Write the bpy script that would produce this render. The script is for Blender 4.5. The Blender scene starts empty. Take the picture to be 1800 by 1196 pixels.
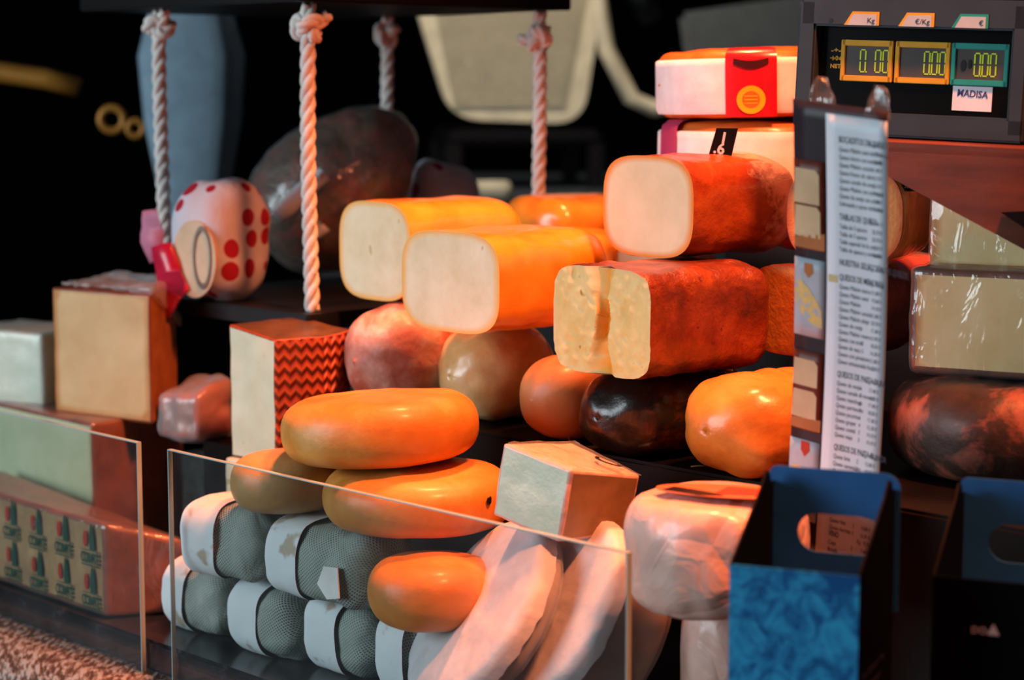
import bpy, bmesh, math, random
from mathutils import Vector, Matrix, Euler, noise

# ---------------------------------------------------------------- camera, world, lights
S = bpy.context.scene
COL = S.collection
H = 1.45                      # eye height
FPX = 3600.0                  # focal length in pixels of the 1800 px wide frame
PITCH = math.atan(448 / FPX)
cam_d = bpy.data.cameras.new('camera'); cam = bpy.data.objects.new('camera', cam_d); COL.objects.link(cam)
cam_d.sensor_width = 36; cam_d.lens = 72; cam_d.clip_start = .05; cam_d.clip_end = 60
cam.location = (0, 0, H); cam.rotation_euler = (math.pi / 2 - PITCH, 0, 0)
cam_d.dof.use_dof = True; cam_d.dof.focus_distance = 1.87; cam_d.dof.aperture_fstop = 4.2
S.camera = cam
S.view_settings.view_transform = 'Standard'; S.view_settings.look = 'None'
S.view_settings.gamma = 1; S.view_settings.use_curve_mapping = False
S.view_settings.exposure = -0.15
S.cycles.use_denoising = True
S.cycles.sample_clamp_indirect = 6
w = bpy.data.worlds.new('world'); S.world = w; w.use_nodes = True
w.node_tree.nodes['Background'].inputs[0].default_value = (.42, .5, .58, 1)
w.node_tree.nodes['Background'].inputs[1].default_value = .06

def lamp(name, loc, target, energy, color, size, size_y=None, spread=math.pi):
    l = bpy.data.lights.new(name, 'AREA'); l.energy = energy; l.color = color
    l.size = size; l.spread = spread
    if size_y: l.shape = 'RECTANGLE'; l.size_y = size_y
    o = bpy.data.objects.new(name, l); COL.objects.link(o); o.location = loc
    o.rotation_euler = (Vector(target) - Vector(loc)).to_track_quat('-Z', 'Y').to_euler()
    return o
lamp('daylight_opening', (-3.0, .9, 1.75), (0, 2.0, 1.15), 92, (.80, .93, 1.0), 2.0, 1.4)
lamp('chair_fill', (-.3, 2.95, 3.0), (.05, 4.0, 1.5), 6, (1, .93, .8), .5, .5, math.radians(60))  # added fill to brighten the chair behind, no real source there
def spot(name, loc, target, energy, color, angle, blend, radius):
    l = bpy.data.lights.new(name, 'SPOT'); l.energy = energy; l.color = color
    l.spot_size = math.radians(angle); l.spot_blend = blend; l.shadow_soft_size = radius
    o = bpy.data.objects.new(name, l); COL.objects.link(o); o.location = loc
    o.rotation_euler = (Vector(target) - Vector(loc)).to_track_quat('-Z', 'Y').to_euler()
spot('warm_awning_lamp', (.62, 1.15, 2.85), (.06, 1.86, 1.10), 420, (1, .25, .085), 41, .7, .12)
spot('warm_stall_lamp', (.16, 2.16, 2.75), (.10, 1.93, 1.2), 330, (1, .25, .085), 40, .7, .1)

# ---------------------------------------------------------------- frames of reference
CP, SP = math.cos(PITCH), math.sin(PITCH)
def at(px, py, Y):
    dx, dy = px - 900, py - 598
    f = FPX * CP - dy * SP
    return Vector((dx / f * Y, Y, H - (dy * CP + FPX * SP) / f * Y))
def onz(px, py, z):
    dy = py - 598
    f = FPX * CP - dy * SP
    return at(px, py, (H - z) * f / (dy * CP + FPX * SP))
A0 = math.radians(43.5)       # the counter runs away to the left
UD = Vector((math.sin(A0), -math.cos(A0), 0)); VD = Vector((math.cos(A0), math.sin(A0), 0))
YAW_U = -(math.pi / 2 - A0); YAW_V = A0
def UV(u, v, z): return UD * u + VD * v + Vector((0, 0, z))
D = math.radians
Z_STONE, Z_TRAY, Z_STEP = .866, .898, 1.108

# ---------------------------------------------------------------- materials
def lin(h):
    h = h.lstrip('#')
    r = [int(h[i:i + 2], 16) / 255 for i in (0, 2, 4)]
    return tuple(x / 12.92 if x <= .04045 else ((x + .055) / 1.055) ** 2.4 for x in r) + (1,)

class N:
    def __init__(s, name):
        s.m = bpy.data.materials.new(name); s.m.use_nodes = True
        s.t = s.m.node_tree; s.n = s.t.nodes; s.b = s.n['Principled BSDF']; s.out = s.n['Material Output']
        tc = s.n.new('ShaderNodeTexCoord'); s.uv = tc.outputs['UV']
        oi = s.n.new('ShaderNodeObjectInfo')
        add = s.n.new('ShaderNodeVectorMath'); add.operation = 'ADD'
        mul = s.n.new('ShaderNodeVectorMath'); mul.operation = 'SCALE'
        mul.inputs[0].default_value = (3.1, 1.7, 2.3); s.l(oi.outputs['Random'], mul.inputs['Scale'])
        s.l(tc.outputs['Object'], add.inputs[0]); s.l(mul.outputs[0], add.inputs[1])
        s.obj = tc.outputs['Object']; s.vec = add.outputs[0]
    def l(s, a, b): s.t.links.new(a, b)
    def noise(s, scale, detail=4, rough=.55, vec=None, stretch=None, dist=0):
        t = s.n.new('ShaderNodeTexNoise'); t.inputs['Scale'].default_value = scale
        t.inputs['Detail'].default_value = detail; t.inputs['Roughness'].default_value = rough
        t.inputs['Distortion'].default_value = dist
        v = vec or s.vec
        if stretch:
            mp = s.n.new('ShaderNodeMapping'); mp.inputs['Scale'].default_value = stretch
            s.l(v, mp.inputs['Vector']); v = mp.outputs[0]
        s.l(v, t.inputs['Vector']); return t.outputs['Fac']
    def ramp(s, fac, stops):
        r = s.n.new('ShaderNodeValToRGB'); e = r.color_ramp.elements
        while len(e) < len(stops): e.new(.5)
        for k, (p, c) in enumerate(stops):
            e[k].position = p; e[k].color = lin(c) if isinstance(c, str) else (c, c, c, 1)
        s.l(fac, r.inputs['Fac']); return r.outputs['Color']
    def mix(s, fac, a, b):
        m = s.n.new('ShaderNodeMix'); m.data_type = 'RGBA'
        if isinstance(fac, float): m.inputs[0].default_value = fac
        else: s.l(fac, m.inputs[0])
        for i, x in ((6, a), (7, b)):
            if isinstance(x, str): m.inputs[i].default_value = lin(x)
            else: s.l(x, m.inputs[i])
        return m.outputs[2]
    def math(s, op, a, b=None):
        m = s.n.new('ShaderNodeMath'); m.operation = op
        for i, x in ((0, a), (1, b)):
            if x is None: continue
            if isinstance(x, (int, float)): m.inputs[i].default_value = x
            else: s.l(x, m.inputs[i])
        return m.outputs[0]
    def attr(s, name):
        a = s.n.new('ShaderNodeAttribute'); a.attribute_name = name; return a.outputs['Fac']
    def bump(s, h, strength=.4, dist=.002):
        b = s.n.new('ShaderNodeBump'); b.inputs['Strength'].default_value = strength
        b.inputs['Distance'].default_value = dist; s.l(h, b.inputs['Height'])
        s.l(b.outputs[0], s.b.inputs['Normal']); return b
    def color(s, c):
        if isinstance(c, str): s.b.inputs['Base Color'].default_value = lin(c)
        else: s.l(c, s.b.inputs['Base Color'])
    def set(s, rough=.5, spec=.5, coat=0, coat_rough=.15, sss=0, metal=0, emit=None, es=0):
        b = s.b
        b.inputs['Roughness'].default_value = rough; b.inputs['Specular IOR Level'].default_value = spec
        b.inputs['Coat Weight'].default_value = coat; b.inputs['Coat Roughness'].default_value = coat_rough
        b.inputs['Metallic'].default_value = metal
        if sss:
            b.inputs['Subsurface Weight'].default_value = sss
            b.inputs['Subsurface Radius'].default_value = (1, .5, .25); b.inputs['Subsurface Scale'].default_value = .008
        if emit: b.inputs['Emission Color'].default_value = lin(emit); b.inputs['Emission Strength'].default_value = es
        return s.m

def rind(name, stops, scale=22, rough=.5, coat=0, bump=.35, bscale=90, stretch=None, spots=None, spot_scale=60,
         mold=None, coat_rough=.2, bdist=.002, spec=.4):
    n = N(name)
    c = n.ramp(n.noise(scale, 5, .6, stretch=stretch, dist=.3), stops)
    if spots:
        f = n.ramp(n.noise(spot_scale, 2, .5), [(spots[1], 0.), (min(1, spots[1] + .05), 1.)])
        c = n.mix(f, c, spots[0])
    if mold:
        f = n.math('ADD', n.attr('mold'), n.math('MULTIPLY', n.math('SUBTRACT', n.noise(45, 6, .7), .5), 1.3))
        c = n.mix(n.ramp(f, [(.34, 0.), (.6, 1.)]), c, mold)
    n.color(c); n.bump(n.noise(bscale, 5, .6), bump, bdist)
    return n.set(rough, spec, coat, coat_rough)

def paste(name, stops, rim, rim_at=.93, scale=30, holes=None, crack=None, rough=.5, coat=0, bump=.12):
    n = N(name)
    c = n.ramp(n.noise(scale, 6, .6), stops)
    if holes:
        h = n.ramp(n.noise(holes[1], 1, .4), [(holes[2], 0.), (holes[2] + .03, 1.)])
        c = n.mix(h, c, holes[0])
    e = n.math('ADD', n.attr('edge'), n.math('MULTIPLY', n.math('SUBTRACT', n.noise(25, 3), .5), .06))
    c = n.mix(n.ramp(e, [(rim_at - .07, 0.), (rim_at + .04, 1.)]), c, rim)
    if crack: c = n.mix(n.attr('crack'), c, crack)
    n.color(c); n.bump(n.noise(140, 4), bump, .001)
    return n.set(rough, .35, coat, .15)

def plain(name, c, rough=.5, spec=.4, metal=0, coat=0, var=.06, bscale=0, bump=.2, emit=None, es=0):
    n = N(name)
    base = Vector(lin(c)[:3])
    r = n.n.new('ShaderNodeValToRGB'); n.l(n.noise(35, 4), r.inputs['Fac'])
    lo, hi = base * (1 - var * 2), base * (1 + var * 2)
    r.color_ramp.elements[0].position = .3; r.color_ramp.elements[1].position = .7
    r.color_ramp.elements[0].color = (*lo, 1); r.color_ramp.elements[1].color = (*[min(1, x) for x in hi], 1)
    n.color(r.outputs['Color'])
    if bscale: n.bump(n.noise(bscale, 4), bump, .002)
    return n.set(rough, spec, coat, .12, metal=metal, emit=emit, es=es)

def film_mat(name, tint='#ffffff', haze=.05, rough=.12, bscale=55, gloss=.30, strength=.7):
    """clear wrapping film: transparent, crinkled and shiny"""
    n = N(name); n.n.remove(n.b)
    tr = n.n.new('ShaderNodeBsdfTransparent'); tr.inputs[0].default_value = lin(tint)
    gl = n.n.new('ShaderNodeBsdfGlossy'); gl.inputs['Roughness'].default_value = rough
    gl.inputs['Color'].default_value = (1, 1, 1, 1)
    df = n.n.new('ShaderNodeBsdfDiffuse'); df.inputs[0].default_value = (.8, .8, .8, 1)
    b = n.n.new('ShaderNodeBump'); b.inputs['Strength'].default_value = strength; b.inputs['Distance'].default_value = .004
    n.l(n.noise(bscale, 3, .5, stretch=(1, 1, .45), dist=1.2), b.inputs['Height'])
    n.l(b.outputs[0], gl.inputs['Normal'])
    lw = n.n.new('ShaderNodeLayerWeight'); lw.inputs[0].default_value = .25; n.l(b.outputs[0], lw.inputs['Normal'])
    f = n.math('MULTIPLY', n.math('POWER', lw.outputs['Facing'], 3.0), gloss * 1.6); f = n.math('ADD', f, gloss * .12)
    m1 = n.n.new('ShaderNodeMixShader'); n.l(f, m1.inputs[0]); n.l(tr.outputs[0], m1.inputs[1]); n.l(gl.outputs[0], m1.inputs[2])
    m2 = n.n.new('ShaderNodeMixShader'); m2.inputs[0].default_value = haze
    n.l(m1.outputs[0], m2.inputs[1]); n.l(df.outputs[0], m2.inputs[2]); n.l(m2.outputs[0], n.out.inputs['Surface'])
    return n.m

M = {}
CREAM = [(.3, '#dccfa6'), (.7, '#efe5c4')]
M['yellow_rind'] = rind('yellow_wax_rind', [(.3, '#e0861c'), (.7, '#f2aa3c')], 18, .28, .8, .2, 45, spots=('#b4570e', .74), spot_scale=45)
M['yellow_paste'] = paste('pale_cream_paste', CREAM, '#f0b45a', .94, holes=('#cdbd8c', 60, .75), rough=.42)
M['red_rind'] = rind('paprika_rind', [(.25, '#3c1409'), (.5, '#6a2812'), (.75, '#92461c')], 28, .38, .35, .8, 110, spots=('#4a1208', .68), spot_scale=90, bdist=.003)
M['red_paste'] = paste('yellow_paste', [(.3, '#d9bd6c'), (.7, '#ecd691')], '#e3c98a', .965, holes=('#b98f35', 55, .72), crack='#f09a20', rough=.55, bump=.5)  # crack orange paints the lit inside of the split into the colour
M['top_rind'] = rind('orange_red_rind', [(.25, '#6a240e'), (.5, '#944016'), (.75, '#bb6424')], 20, .3, .6, .55, 60, mold='#c9a79b', bdist=.004)
M['top_paste'] = paste('ivory_paste', [(.3, '#dccba0'), (.7, '#ead9b2')], '#e58a2c', .93, holes=('#b08a4a', 38, .80))
M['gouda'] = rind('matte_orange_rind', [(.22, '#a2621f'), (.5, '#c87d2e'), (.75, '#dba054')], 13, .5, .12, .22, 120, spots=('#6a3512', .765), spot_scale=75)
M['gouda_grey'] = rind('tan_rind', [(.25, '#a97a44'), (.6, '#c0935a'), (.8, '#cfa873')], 15, .5, .12, .22, 120, spots=('#452a15', .77), spot_scale=80)
M['pink_mold'] = rind('pink_bloom_rind', [(.32, '#a9523a'), (.48, '#c48876'), (.62, '#d3c0b8')], 18, .6, .05, .4, 140)
M['pale_rind'] = rind('pale_tan_rind', [(.3, '#c08f4e'), (.55, '#d2ac72'), (.8, '#dcbf8e')], 20, .3, .65, .3, 70, bdist=.003)
M['peach_rind'] = rind('peach_rind', [(.3, '#b96f38'), (.7, '#d3955c')], 16, .5, .1, .2, 90)
M['black_rind'] = rind('black_oiled_rind', [(.3, '#120a07'), (.57, '#1d0f09'), (.72, '#5a2a14'), (.85, '#8a4722')], 17, .32, .5, .5, 60, bdist=.003)
M['orange_rind'] = rind('orange_streaked_rind', [(.25, '#a95a1c'), (.5, '#cf7f2f'), (.75, '#dc9a4e')], 15, .38, .35, .3, 120, spots=('#5a2a10', .72), spot_scale=35)
M['dark_mottled'] = rind('dark_mottled_rind', [(.35, '#1a1310'), (.52, '#3a2a24'), (.6, '#8c5040'), (.75, '#a2695a')], 14, .55, .1, .6, 70)
M['deep_red'] = rind('deep_red_rind', [(.3, '#7a1c10'), (.7, '#b8361c')], 20, .3, .6, .3, 60)
M['manchego_rind'] = None
M['manchego_paste'] = paste('ivory_firm_paste', [(.3, '#d8cfae'), (.7, '#e8e0c4')], '#cdbb8a', 1.3, holes=('#c2b48a', 70, .74))
M['brown_top'] = rind('brown_top_rind', [(.3, '#3c2818'), (.7, '#6a4a2c')], 25, .5, .2)
M['tan_paste'] = paste('tan_paste', [(.3, '#c79d69'), (.7, '#dab784')], '#b97a38', .93, scale=14, rough=.5)
M['tan_rind'] = rind('ochre_rind', [(.3, '#8f5222'), (.7, '#b97434')], 25, .5, .2)
M['green_paste'] = paste('pale_green_paste', [(.3, '#c2c69c'), (.7, '#d6d8b2')], '#c6a670', 1.02, scale=12)
M['redbrown_rind'] = rind('red_brown_rind', [(.3, '#5e2c1a'), (.7, '#8f4d2e')], 22, .45, .3, .5, 60)
M['comte_rind'] = rind('sandy_rind', [(.3, '#96683c'), (.6, '#b58a58'), (.8, '#c9a676')], 25, .5, .15, .5, 80)
M['white_goat'] = paste('mint_white_paste', [(.3, '#ccd6bd'), (.7, '#e2e8d2')], '#d9d6b4', 1.1, scale=35, rough=.35, coat=.2, bump=.6)
M['goat_side'] = rind('beige_side', [(.3, '#7f5f3e'), (.7, '#a07d55')], 22, .45, .2, .2)
M['orange_paste'] = paste('orange_rough_paste', [(.3, '#c9803a'), (.7, '#e0a058')], '#b5541c', .95, scale=18, bump=.8)
M['film'] = film_mat('clear_film')
M['film_heavy'] = film_mat('crinkled_film', haze=.05, gloss=.42, bscale=38, strength=1.0)
M['film_soft'] = film_mat('milky_film', haze=.22, gloss=.3, rough=.25, bscale=30)
M['paper'] = plain('white_paper', '#e9e3e2', .6, .3, bscale=45, bump=.5)
M['pink_paper'] = plain('pinkish_paper', '#e9cdc6', .42, .4, coat=.25, bscale=32, bump=.8)
M['wax_paper'] = plain('wax_paper', '#cfc9cd', .5, .35, bscale=60, bump=.5)
n = N('creased_pink_paper')
vo = n.n.new('ShaderNodeTexVoronoi'); vo.feature = 'DISTANCE_TO_EDGE'; vo.inputs['Scale'].default_value = 17
n.l(n.vec, vo.inputs['Vector'])
n.color(n.ramp(n.noise(18, 3), [(.3, '#d9a798'), (.7, '#e6bfb2')]))
n.bump(n.math('ADD', n.math('MINIMUM', n.math('MULTIPLY', vo.outputs['Distance'], 5.0), .8), n.noise(30, 3, dist=1)), .4, .005)
M['pink_paper'] = n.set(.38, .45, .3)
M['black_board'] = plain('black_board', '#0d0b0c', .35, .4)
M['maroon_board'] = plain('dark_maroon_board', '#090505', .5, .12)
M['rope'] = plain('white_rope', '#d9d2cd', .75, .2, bscale=500, bump=.4)
M['green_ink'] = plain('green_ink', '#244c40', .5, .2)
M['red_ink'] = plain('red_ink', '#b03a2c', .5, .2)
M['dark_ink'] = plain('dark_ink', '#3d4350', .6, .1)
M['white_ink'] = plain('white_ink', '#d8d0d8', .6, .1)
M['blue_ink'] = plain('blue_ink', '#2b4688', .6, .1)
M['housing'] = plain('slate_plastic', '#27323c', .5, .3)
M['black_glossy'] = plain('black_window', '#060708', .18, .4)
M['yellow_frame'] = plain('yellow_plastic', '#c79a16', .45, .3)
M['teal_frame'] = plain('teal_plastic', '#1f8f86', .45, .3)
M['lcd'] = plain('grey_lcd', '#4c4d4c', .25, .4)
M['digit'] = plain('lcd_green', '#a9c534', .5, .2, emit='#a3c42c', es=.25)
M['label_grey'] = plain('pale_label', '#a9b6bd', .5, .2)
M['sticker'] = plain('white_sticker', '#cfdbe6', .5, .2)
M['wood'] = rind('red_brown_wood', [(.3, '#4a1e0c'), (.7, '#6a2f13')], 9, .45, .15, .15, 40, stretch=(1, 6, 6))
M['card_white'] = plain('card_white', '#d3e0ea', .45, .3, var=.01)
M['card_dark'] = plain('card_dark', '#272129', .45, .3)
M['box_black'] = plain('black_card', '#06070a', .6, .06)
M['box_blue'] = plain('blue_card', '#1f5a98', .42, .35)
M['seat_beige'] = plain('beige_plastic', '#c0b095', .6, .2)
M['brass'] = plain('amber_brass', '#a8722a', .4, .4, metal=.3)
M['cloth_grey'] = plain('blue_grey_cloth', '#7d94a3', .8, .1)
M['slate_dark'] = plain('dark_slate', '#2a2d31', .7, .2)
M['backdrop'] = plain('black_backdrop', '#050505', .9, .05)
M['cocoa'] = rind('brown_cured_skin', [(.3, '#3a2a22'), (.5, '#5c4636'), (.62, '#7a3c34'), (.78, '#8a6e5a')], 34, .35, .5, .9, 70, bdist=.005)
M['crimson'] = plain('crimson_foil', '#c41338', .35, .4, coat=.3)
M['pink_cloth'] = plain('pink_ribbon', '#c97a92', .5, .3)
M['ham_paper'] = plain('cream_label', '#cfb698', .55, .2, bscale=60)
M['silver'] = plain('silver_label', '#c3cbd6', .35, .4)

n = N('zigzag_rind')
sx = n.n.new('ShaderNodeSeparateXYZ'); n.l(n.uv, sx.inputs[0])
tri = n.math('PINGPONG', n.math('MULTIPLY', sx.outputs[0], 1.0), .006)
wv = n.math('SINE', n.math('MULTIPLY', n.math('ADD', sx.outputs[1], tri), 2 * math.pi / .0125))
wv = n.math('ADD', n.math('MULTIPLY', wv, .5), .5)
n.color(n.mix(n.math('MULTIPLY', wv, n.noise(40, 3)), '#7c2510', '#bb5e30')); n.bump(wv, .8, .004)
M['manchego_rind'] = n.set(.45, .4, .2)

n = N('netted_gauze')
mp = n.n.new('ShaderNodeMapping'); n.l(n.uv, mp.inputs[0]); mp.inputs['Rotation'].default_value = (0, 0, D(38))
sx = n.n.new('ShaderNodeSeparateXYZ'); n.l(mp.outputs[0], sx.inputs[0])
g = [n.math('LESS_THAN', n.math('FRACT', n.math('MULTIPLY', sx.outputs[k], 1 / .0026)), .42) for k in (0, 1)]
grid = n.math('MAXIMUM', g[0], g[1])
base = n.ramp(n.noise(16, 3, dist=.6), [(.35, '#3f4642'), (.65, '#8c958e')])
n.color(n.mix(grid, base, '#a4aca4')); n.bump(n.math('ADD', n.math('MULTIPLY', n.noise(30, 3, dist=1), 3.), grid), .5, .002)
M['net'] = n.set(.7, .2)

n = N('label_band')
sx = n.n.new('ShaderNodeSeparateXYZ'); n.l(n.uv, sx.inputs[0])
edge = n.math('GREATER_THAN', n.math('ABSOLUTE', n.math('SUBTRACT', sx.outputs[0], .5)), .488)
st = n.ramp(n.noise(26, 3, .5), [(.60, 0.), (.66, .75)])
n.color(n.mix(edge, n.mix(st, '#dfe2e6', '#a98a66'), '#8a3048')); n.bump(n.noise(40, 3), .3, .002)
M['band'] = n.set(.6, .2)

n = N('granite')
f = n.noise(190, 2, .5, stretch=(1, .35, 1))
n.color(n.ramp(f, [(.40, '#4d3c31'), (.5, '#77675b'), (.60, '#9c9c97')])); n.bump(f, .6, .003); M['granite'] = n.set(.35, .4)

n = N('dusty_tray')
f = n.noise(20, 6, .7)
n.color(n.ramp(f, [(.4, '#15161a'), (.62, '#2b2c32'), (.8, '#6d6a6d')])); M['tray'] = n.set(.22, .45)

n = N('blue_print')
f = n.ramp(n.noise(52, 8, .72, dist=.8), [(.42, 0.), (.6, 1.)])
sx = n.n.new('ShaderNodeSeparateXYZ'); n.l(n.obj, sx.inputs[0])
low = n.math('LESS_THAN', n.math('ADD', sx.outputs[2], n.math('MULTIPLY', n.noise(22, 5, .6), .10)), .300)
n.color(n.mix(n.math('MULTIPLY', f, low), '#12508c', '#2f9bcf')); M['blue_print'] = n.set(.4, .3)

n = N('polka_cloth')
vo = n.n.new('ShaderNodeTexVoronoi'); vo.inputs['Scale'].default_value = 30; vo.inputs['Randomness'].default_value = .35
n.l(n.vec, vo.inputs['Vector'])
dot = n.math('LESS_THAN', vo.outputs['Distance'], .34)
n.color(n.mix(dot, '#c8c4cf', '#a31d30')); n.bump(n.noise(25, 3, dist=1), .5, .004); M['polka'] = n.set(.6, .2)

n = N('acrylic'); n.n.remove(n.b)
tr = n.n.new('ShaderNodeBsdfTransparent'); tr.inputs[0].default_value = (.90, .93, .93, 1)
gl = n.n.new('ShaderNodeBsdfGlossy'); gl.inputs['Roughness'].default_value = .04
df = n.n.new('ShaderNodeBsdfDiffuse'); df.inputs[0].default_value = (.7, .75, .78, 1)
fw = n.n.new('ShaderNodeLayerWeight'); fw.inputs[0].default_value = .5
fr = n.n.new('ShaderNodeMath'); fr.operation = 'MULTIPLY_ADD'; fr.inputs[1].default_value = .5; fr.inputs[2].default_value = .02
n.l(n.math('POWER', fw.outputs['Facing'], 4.0), fr.inputs[0])
m1 = n.n.new('ShaderNodeMixShader'); n.l(fr.outputs[0], m1.inputs[0]); n.l(tr.outputs[0], m1.inputs[1]); n.l(gl.outputs[0], m1.inputs[2])
m2 = n.n.new('ShaderNodeMixShader'); n.l(n.ramp(n.noise(9, 5, .6), [(.3, .004), (.8, .022)]), m2.inputs[0])
n.l(m1.outputs[0], m2.inputs[1]); n.l(df.outputs[0], m2.inputs[2]); n.l(m2.outputs[0], n.out.inputs['Surface'])
M['acrylic'] = n.m
n = N('acrylic_edge'); n.color('#9db4b6')
M['acrylic_edge'] = n.set(.25, .6)

# ---------------------------------------------------------------- object helpers
def link(name, bm, mats, parent=None, smooth=True):
    me = bpy.data.meshes.new(name)
    bmesh.ops.recalc_face_normals(bm, faces=bm.faces) if len(bm.faces) else None
    bm.to_mesh(me); bm.free()
    for m in (mats if isinstance(mats, (list, tuple)) else [mats]): me.materials.append(m)
    if smooth: me.polygons.foreach_set('use_smooth', [True] * len(me.polygons))
    o = bpy.data.objects.new(name, me); COL.objects.link(o)
    if parent: o.parent = parent
    return o
def tag(o, label, cat, group=None, kind=None):
    o['label'] = label
    if cat: o['category'] = cat
    if group: o['group'] = group
    if kind: o['kind'] = kind
    return o
def place(o, loc, rot=(0, 0, 0)):
    o.location = loc
    o.rotation_euler = rot if not isinstance(rot, (int, float)) else (0, 0, rot)
    return o
def thing(name, label, cat, loc=(0, 0, 0), rot=0, group=None):
    o = bpy.data.objects.new(name, None); COL.objects.link(o); o.empty_display_size = .05
    tag(o, label, cat, group); return place(o, loc, rot)
def solo(name, bm, mat, label, cat, loc=(0, 0, 0), rot=0, group=None, smooth=True):
    o = link(name, bm, mat, None, smooth); tag(o, label, cat, group); return place(o, loc, rot)
def structure(name, bm, mat, smooth=False):
    o = link(name, bm, mat, None, smooth); o['kind'] = 'structure'; return o
def split(bm, parts, parent):
    """one mesh object per material index"""
    out = []
    for k, spec in parts.items():
        b = bm.copy()
        bmesh.ops.delete(b, geom=[f for f in b.faces if f.material_index != k], context='FACES')
        for f in b.faces: f.material_index = 0
        o = link(spec[0], b, spec[1], parent)
        if len(spec) > 2: o['label'] = spec[2]
        out.append(o)
    bm.free(); return out
def layers(bm):
    for nm in ('edge', 'crack', 'mold'):
        if nm not in bm.verts.layers.float: bm.verts.layers.float.new(nm)
    return [bm.verts.layers.float[nm] for nm in ('edge', 'crack', 'mold')]
def rough_up(bm, amp, freq, seed, only=None, octaves=2):
    bm.normal_update()
    off = Vector((seed * 7.13, seed * 3.7, seed * 1.9))
    mv = []
    for v in bm.verts:
        if only and not only(v): continue
        a = noise.noise(v.co * freq + off)
        if octaves > 1: a += .45 * noise.noise(v.co * freq * 2.3 + off)
        mv.append((v, v.normal * (a * amp)))
    for v, dlt in mv: v.co += dlt
def sgnpow(x, p): return math.copysign(abs(x) ** p, x)

def loaf(L, W, Ht, n=3.2, rf=0, rb=.02, seg=72, nl=26, amp=.0015, freq=30, seed=1, mold_from=None, taper=0, cap=None, rings=20, bulge=0):
    """a loaf along local +x: section y 0..W, z 0..Ht; rf/rb are the fillets of its front and back ends (rf 0 = cut)"""
    bm = bmesh.new(); le, lc, lm = layers(bm); uvl = bm.loops.layers.uv.new('UVMap')
    rf = min(rf * 1.15, .6 * min(W, Ht)); rb = min(rb, .44 * min(W, Ht))
    xs = []
    if rf: xs += [(rf * (k / 14) ** 2, rf * (1 - k / 14) + 1e-6) for k in range(14)]
    else: xs.append((0, 0))
    for k in range(1 if not rf else 0, nl): xs.append((rf + (L - rf - rb) * k / nl, 0))
    if rb: xs += [(L - rb + rb * math.sin(math.pi / 2 * k / 7), rb * (1 - math.cos(math.pi / 2 * k / 7))) for k in range(8)]
    else: xs.append((L, 0))
    def section(x, inset, s=1):
        if inset and x < rf:
            s = s * max(.015, (1 - (1 - x / rf) ** 2.1) ** .5); inset = 0
        t = 1 - taper * x / L; bl = 1 + bulge * math.sin(math.pi * min(1, max(0, x / L)))
        pts = []
        for k in range(seg):
            a = 2 * math.pi * k / seg
            y = (W / 2 * t * bl - inset) * s * sgnpow(math.cos(a), 2 / n); z = (Ht / 2 * t * bl - inset) * s * sgnpow(math.sin(a), 2 / n)
            pts.append(Vector((x, W / 2 + y, Ht / 2 * t + z)))
        return pts
    ring = []
    for x, i in xs: ring.append([bm.verts.new(p) for p in section(x, i)])
    per = [0]
    s0 = section(L / 2, 0)
    for k in range(seg): per.append(per[-1] + (s0[(k + 1) % seg] - s0[k]).length)
    for a in range(len(ring) - 1):
        for k in range(seg):
            f = bm.faces.new((ring[a][k], ring[a][(k + 1) % seg], ring[a + 1][(k + 1) % seg], ring[a + 1][k]))
            for lp, (xx, pp) in zip(f.loops, ((xs[a][0], per[k]), (xs[a][0], per[k + 1]), (xs[a + 1][0], per[k + 1]), (xs[a + 1][0], per[k]))):
                lp[uvl].uv = (xx, pp)
    if mold_from is not None:
        for r, (x, i) in zip(ring, xs):
            for v in r: v[lm] = max(0, min(1, (x - mold_from) / (L - mold_from))) + (.15 if v.co.z > Ht * .7 and x > mold_from else 0)
    for end, (x, i) in ((0, xs[0]), (1, xs[-1])):
        prev = ring[0] if end == 0 else ring[-1]; mi = 1 if (end == 0 and not rf) else 0
        rr = rings if mi else 6
        for q in range(1, rr):
            s = 1 - q / rr
            cur = [bm.verts.new(p) for p in section(x, i, s)]
            for v in cur: v[le] = s
            if q == 1:
                for v in prev: v[le] = 1
            for k in range(seg):
                f = bm.faces.new((prev[k], prev[(k + 1) % seg], cur[(k + 1) % seg], cur[k])); f.material_index = mi
            prev = cur
        c = bm.verts.new(Vector((x, W / 2, Ht / 2)))
        for k in range(seg):
            f = bm.faces.new((prev[k], prev[(k + 1) % seg], c)); f.material_index = mi
        if mi and cap:
            for v in bm.verts:
                if v.co.x < 1e-6:
                    dx, cr = cap(v.co.y, v.co.z); v.co.x += dx; v[lc] = cr
    rough_up(bm, amp, freq, seed, None if rf else (lambda v: v.co.x > .004))
    return bm

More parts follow.
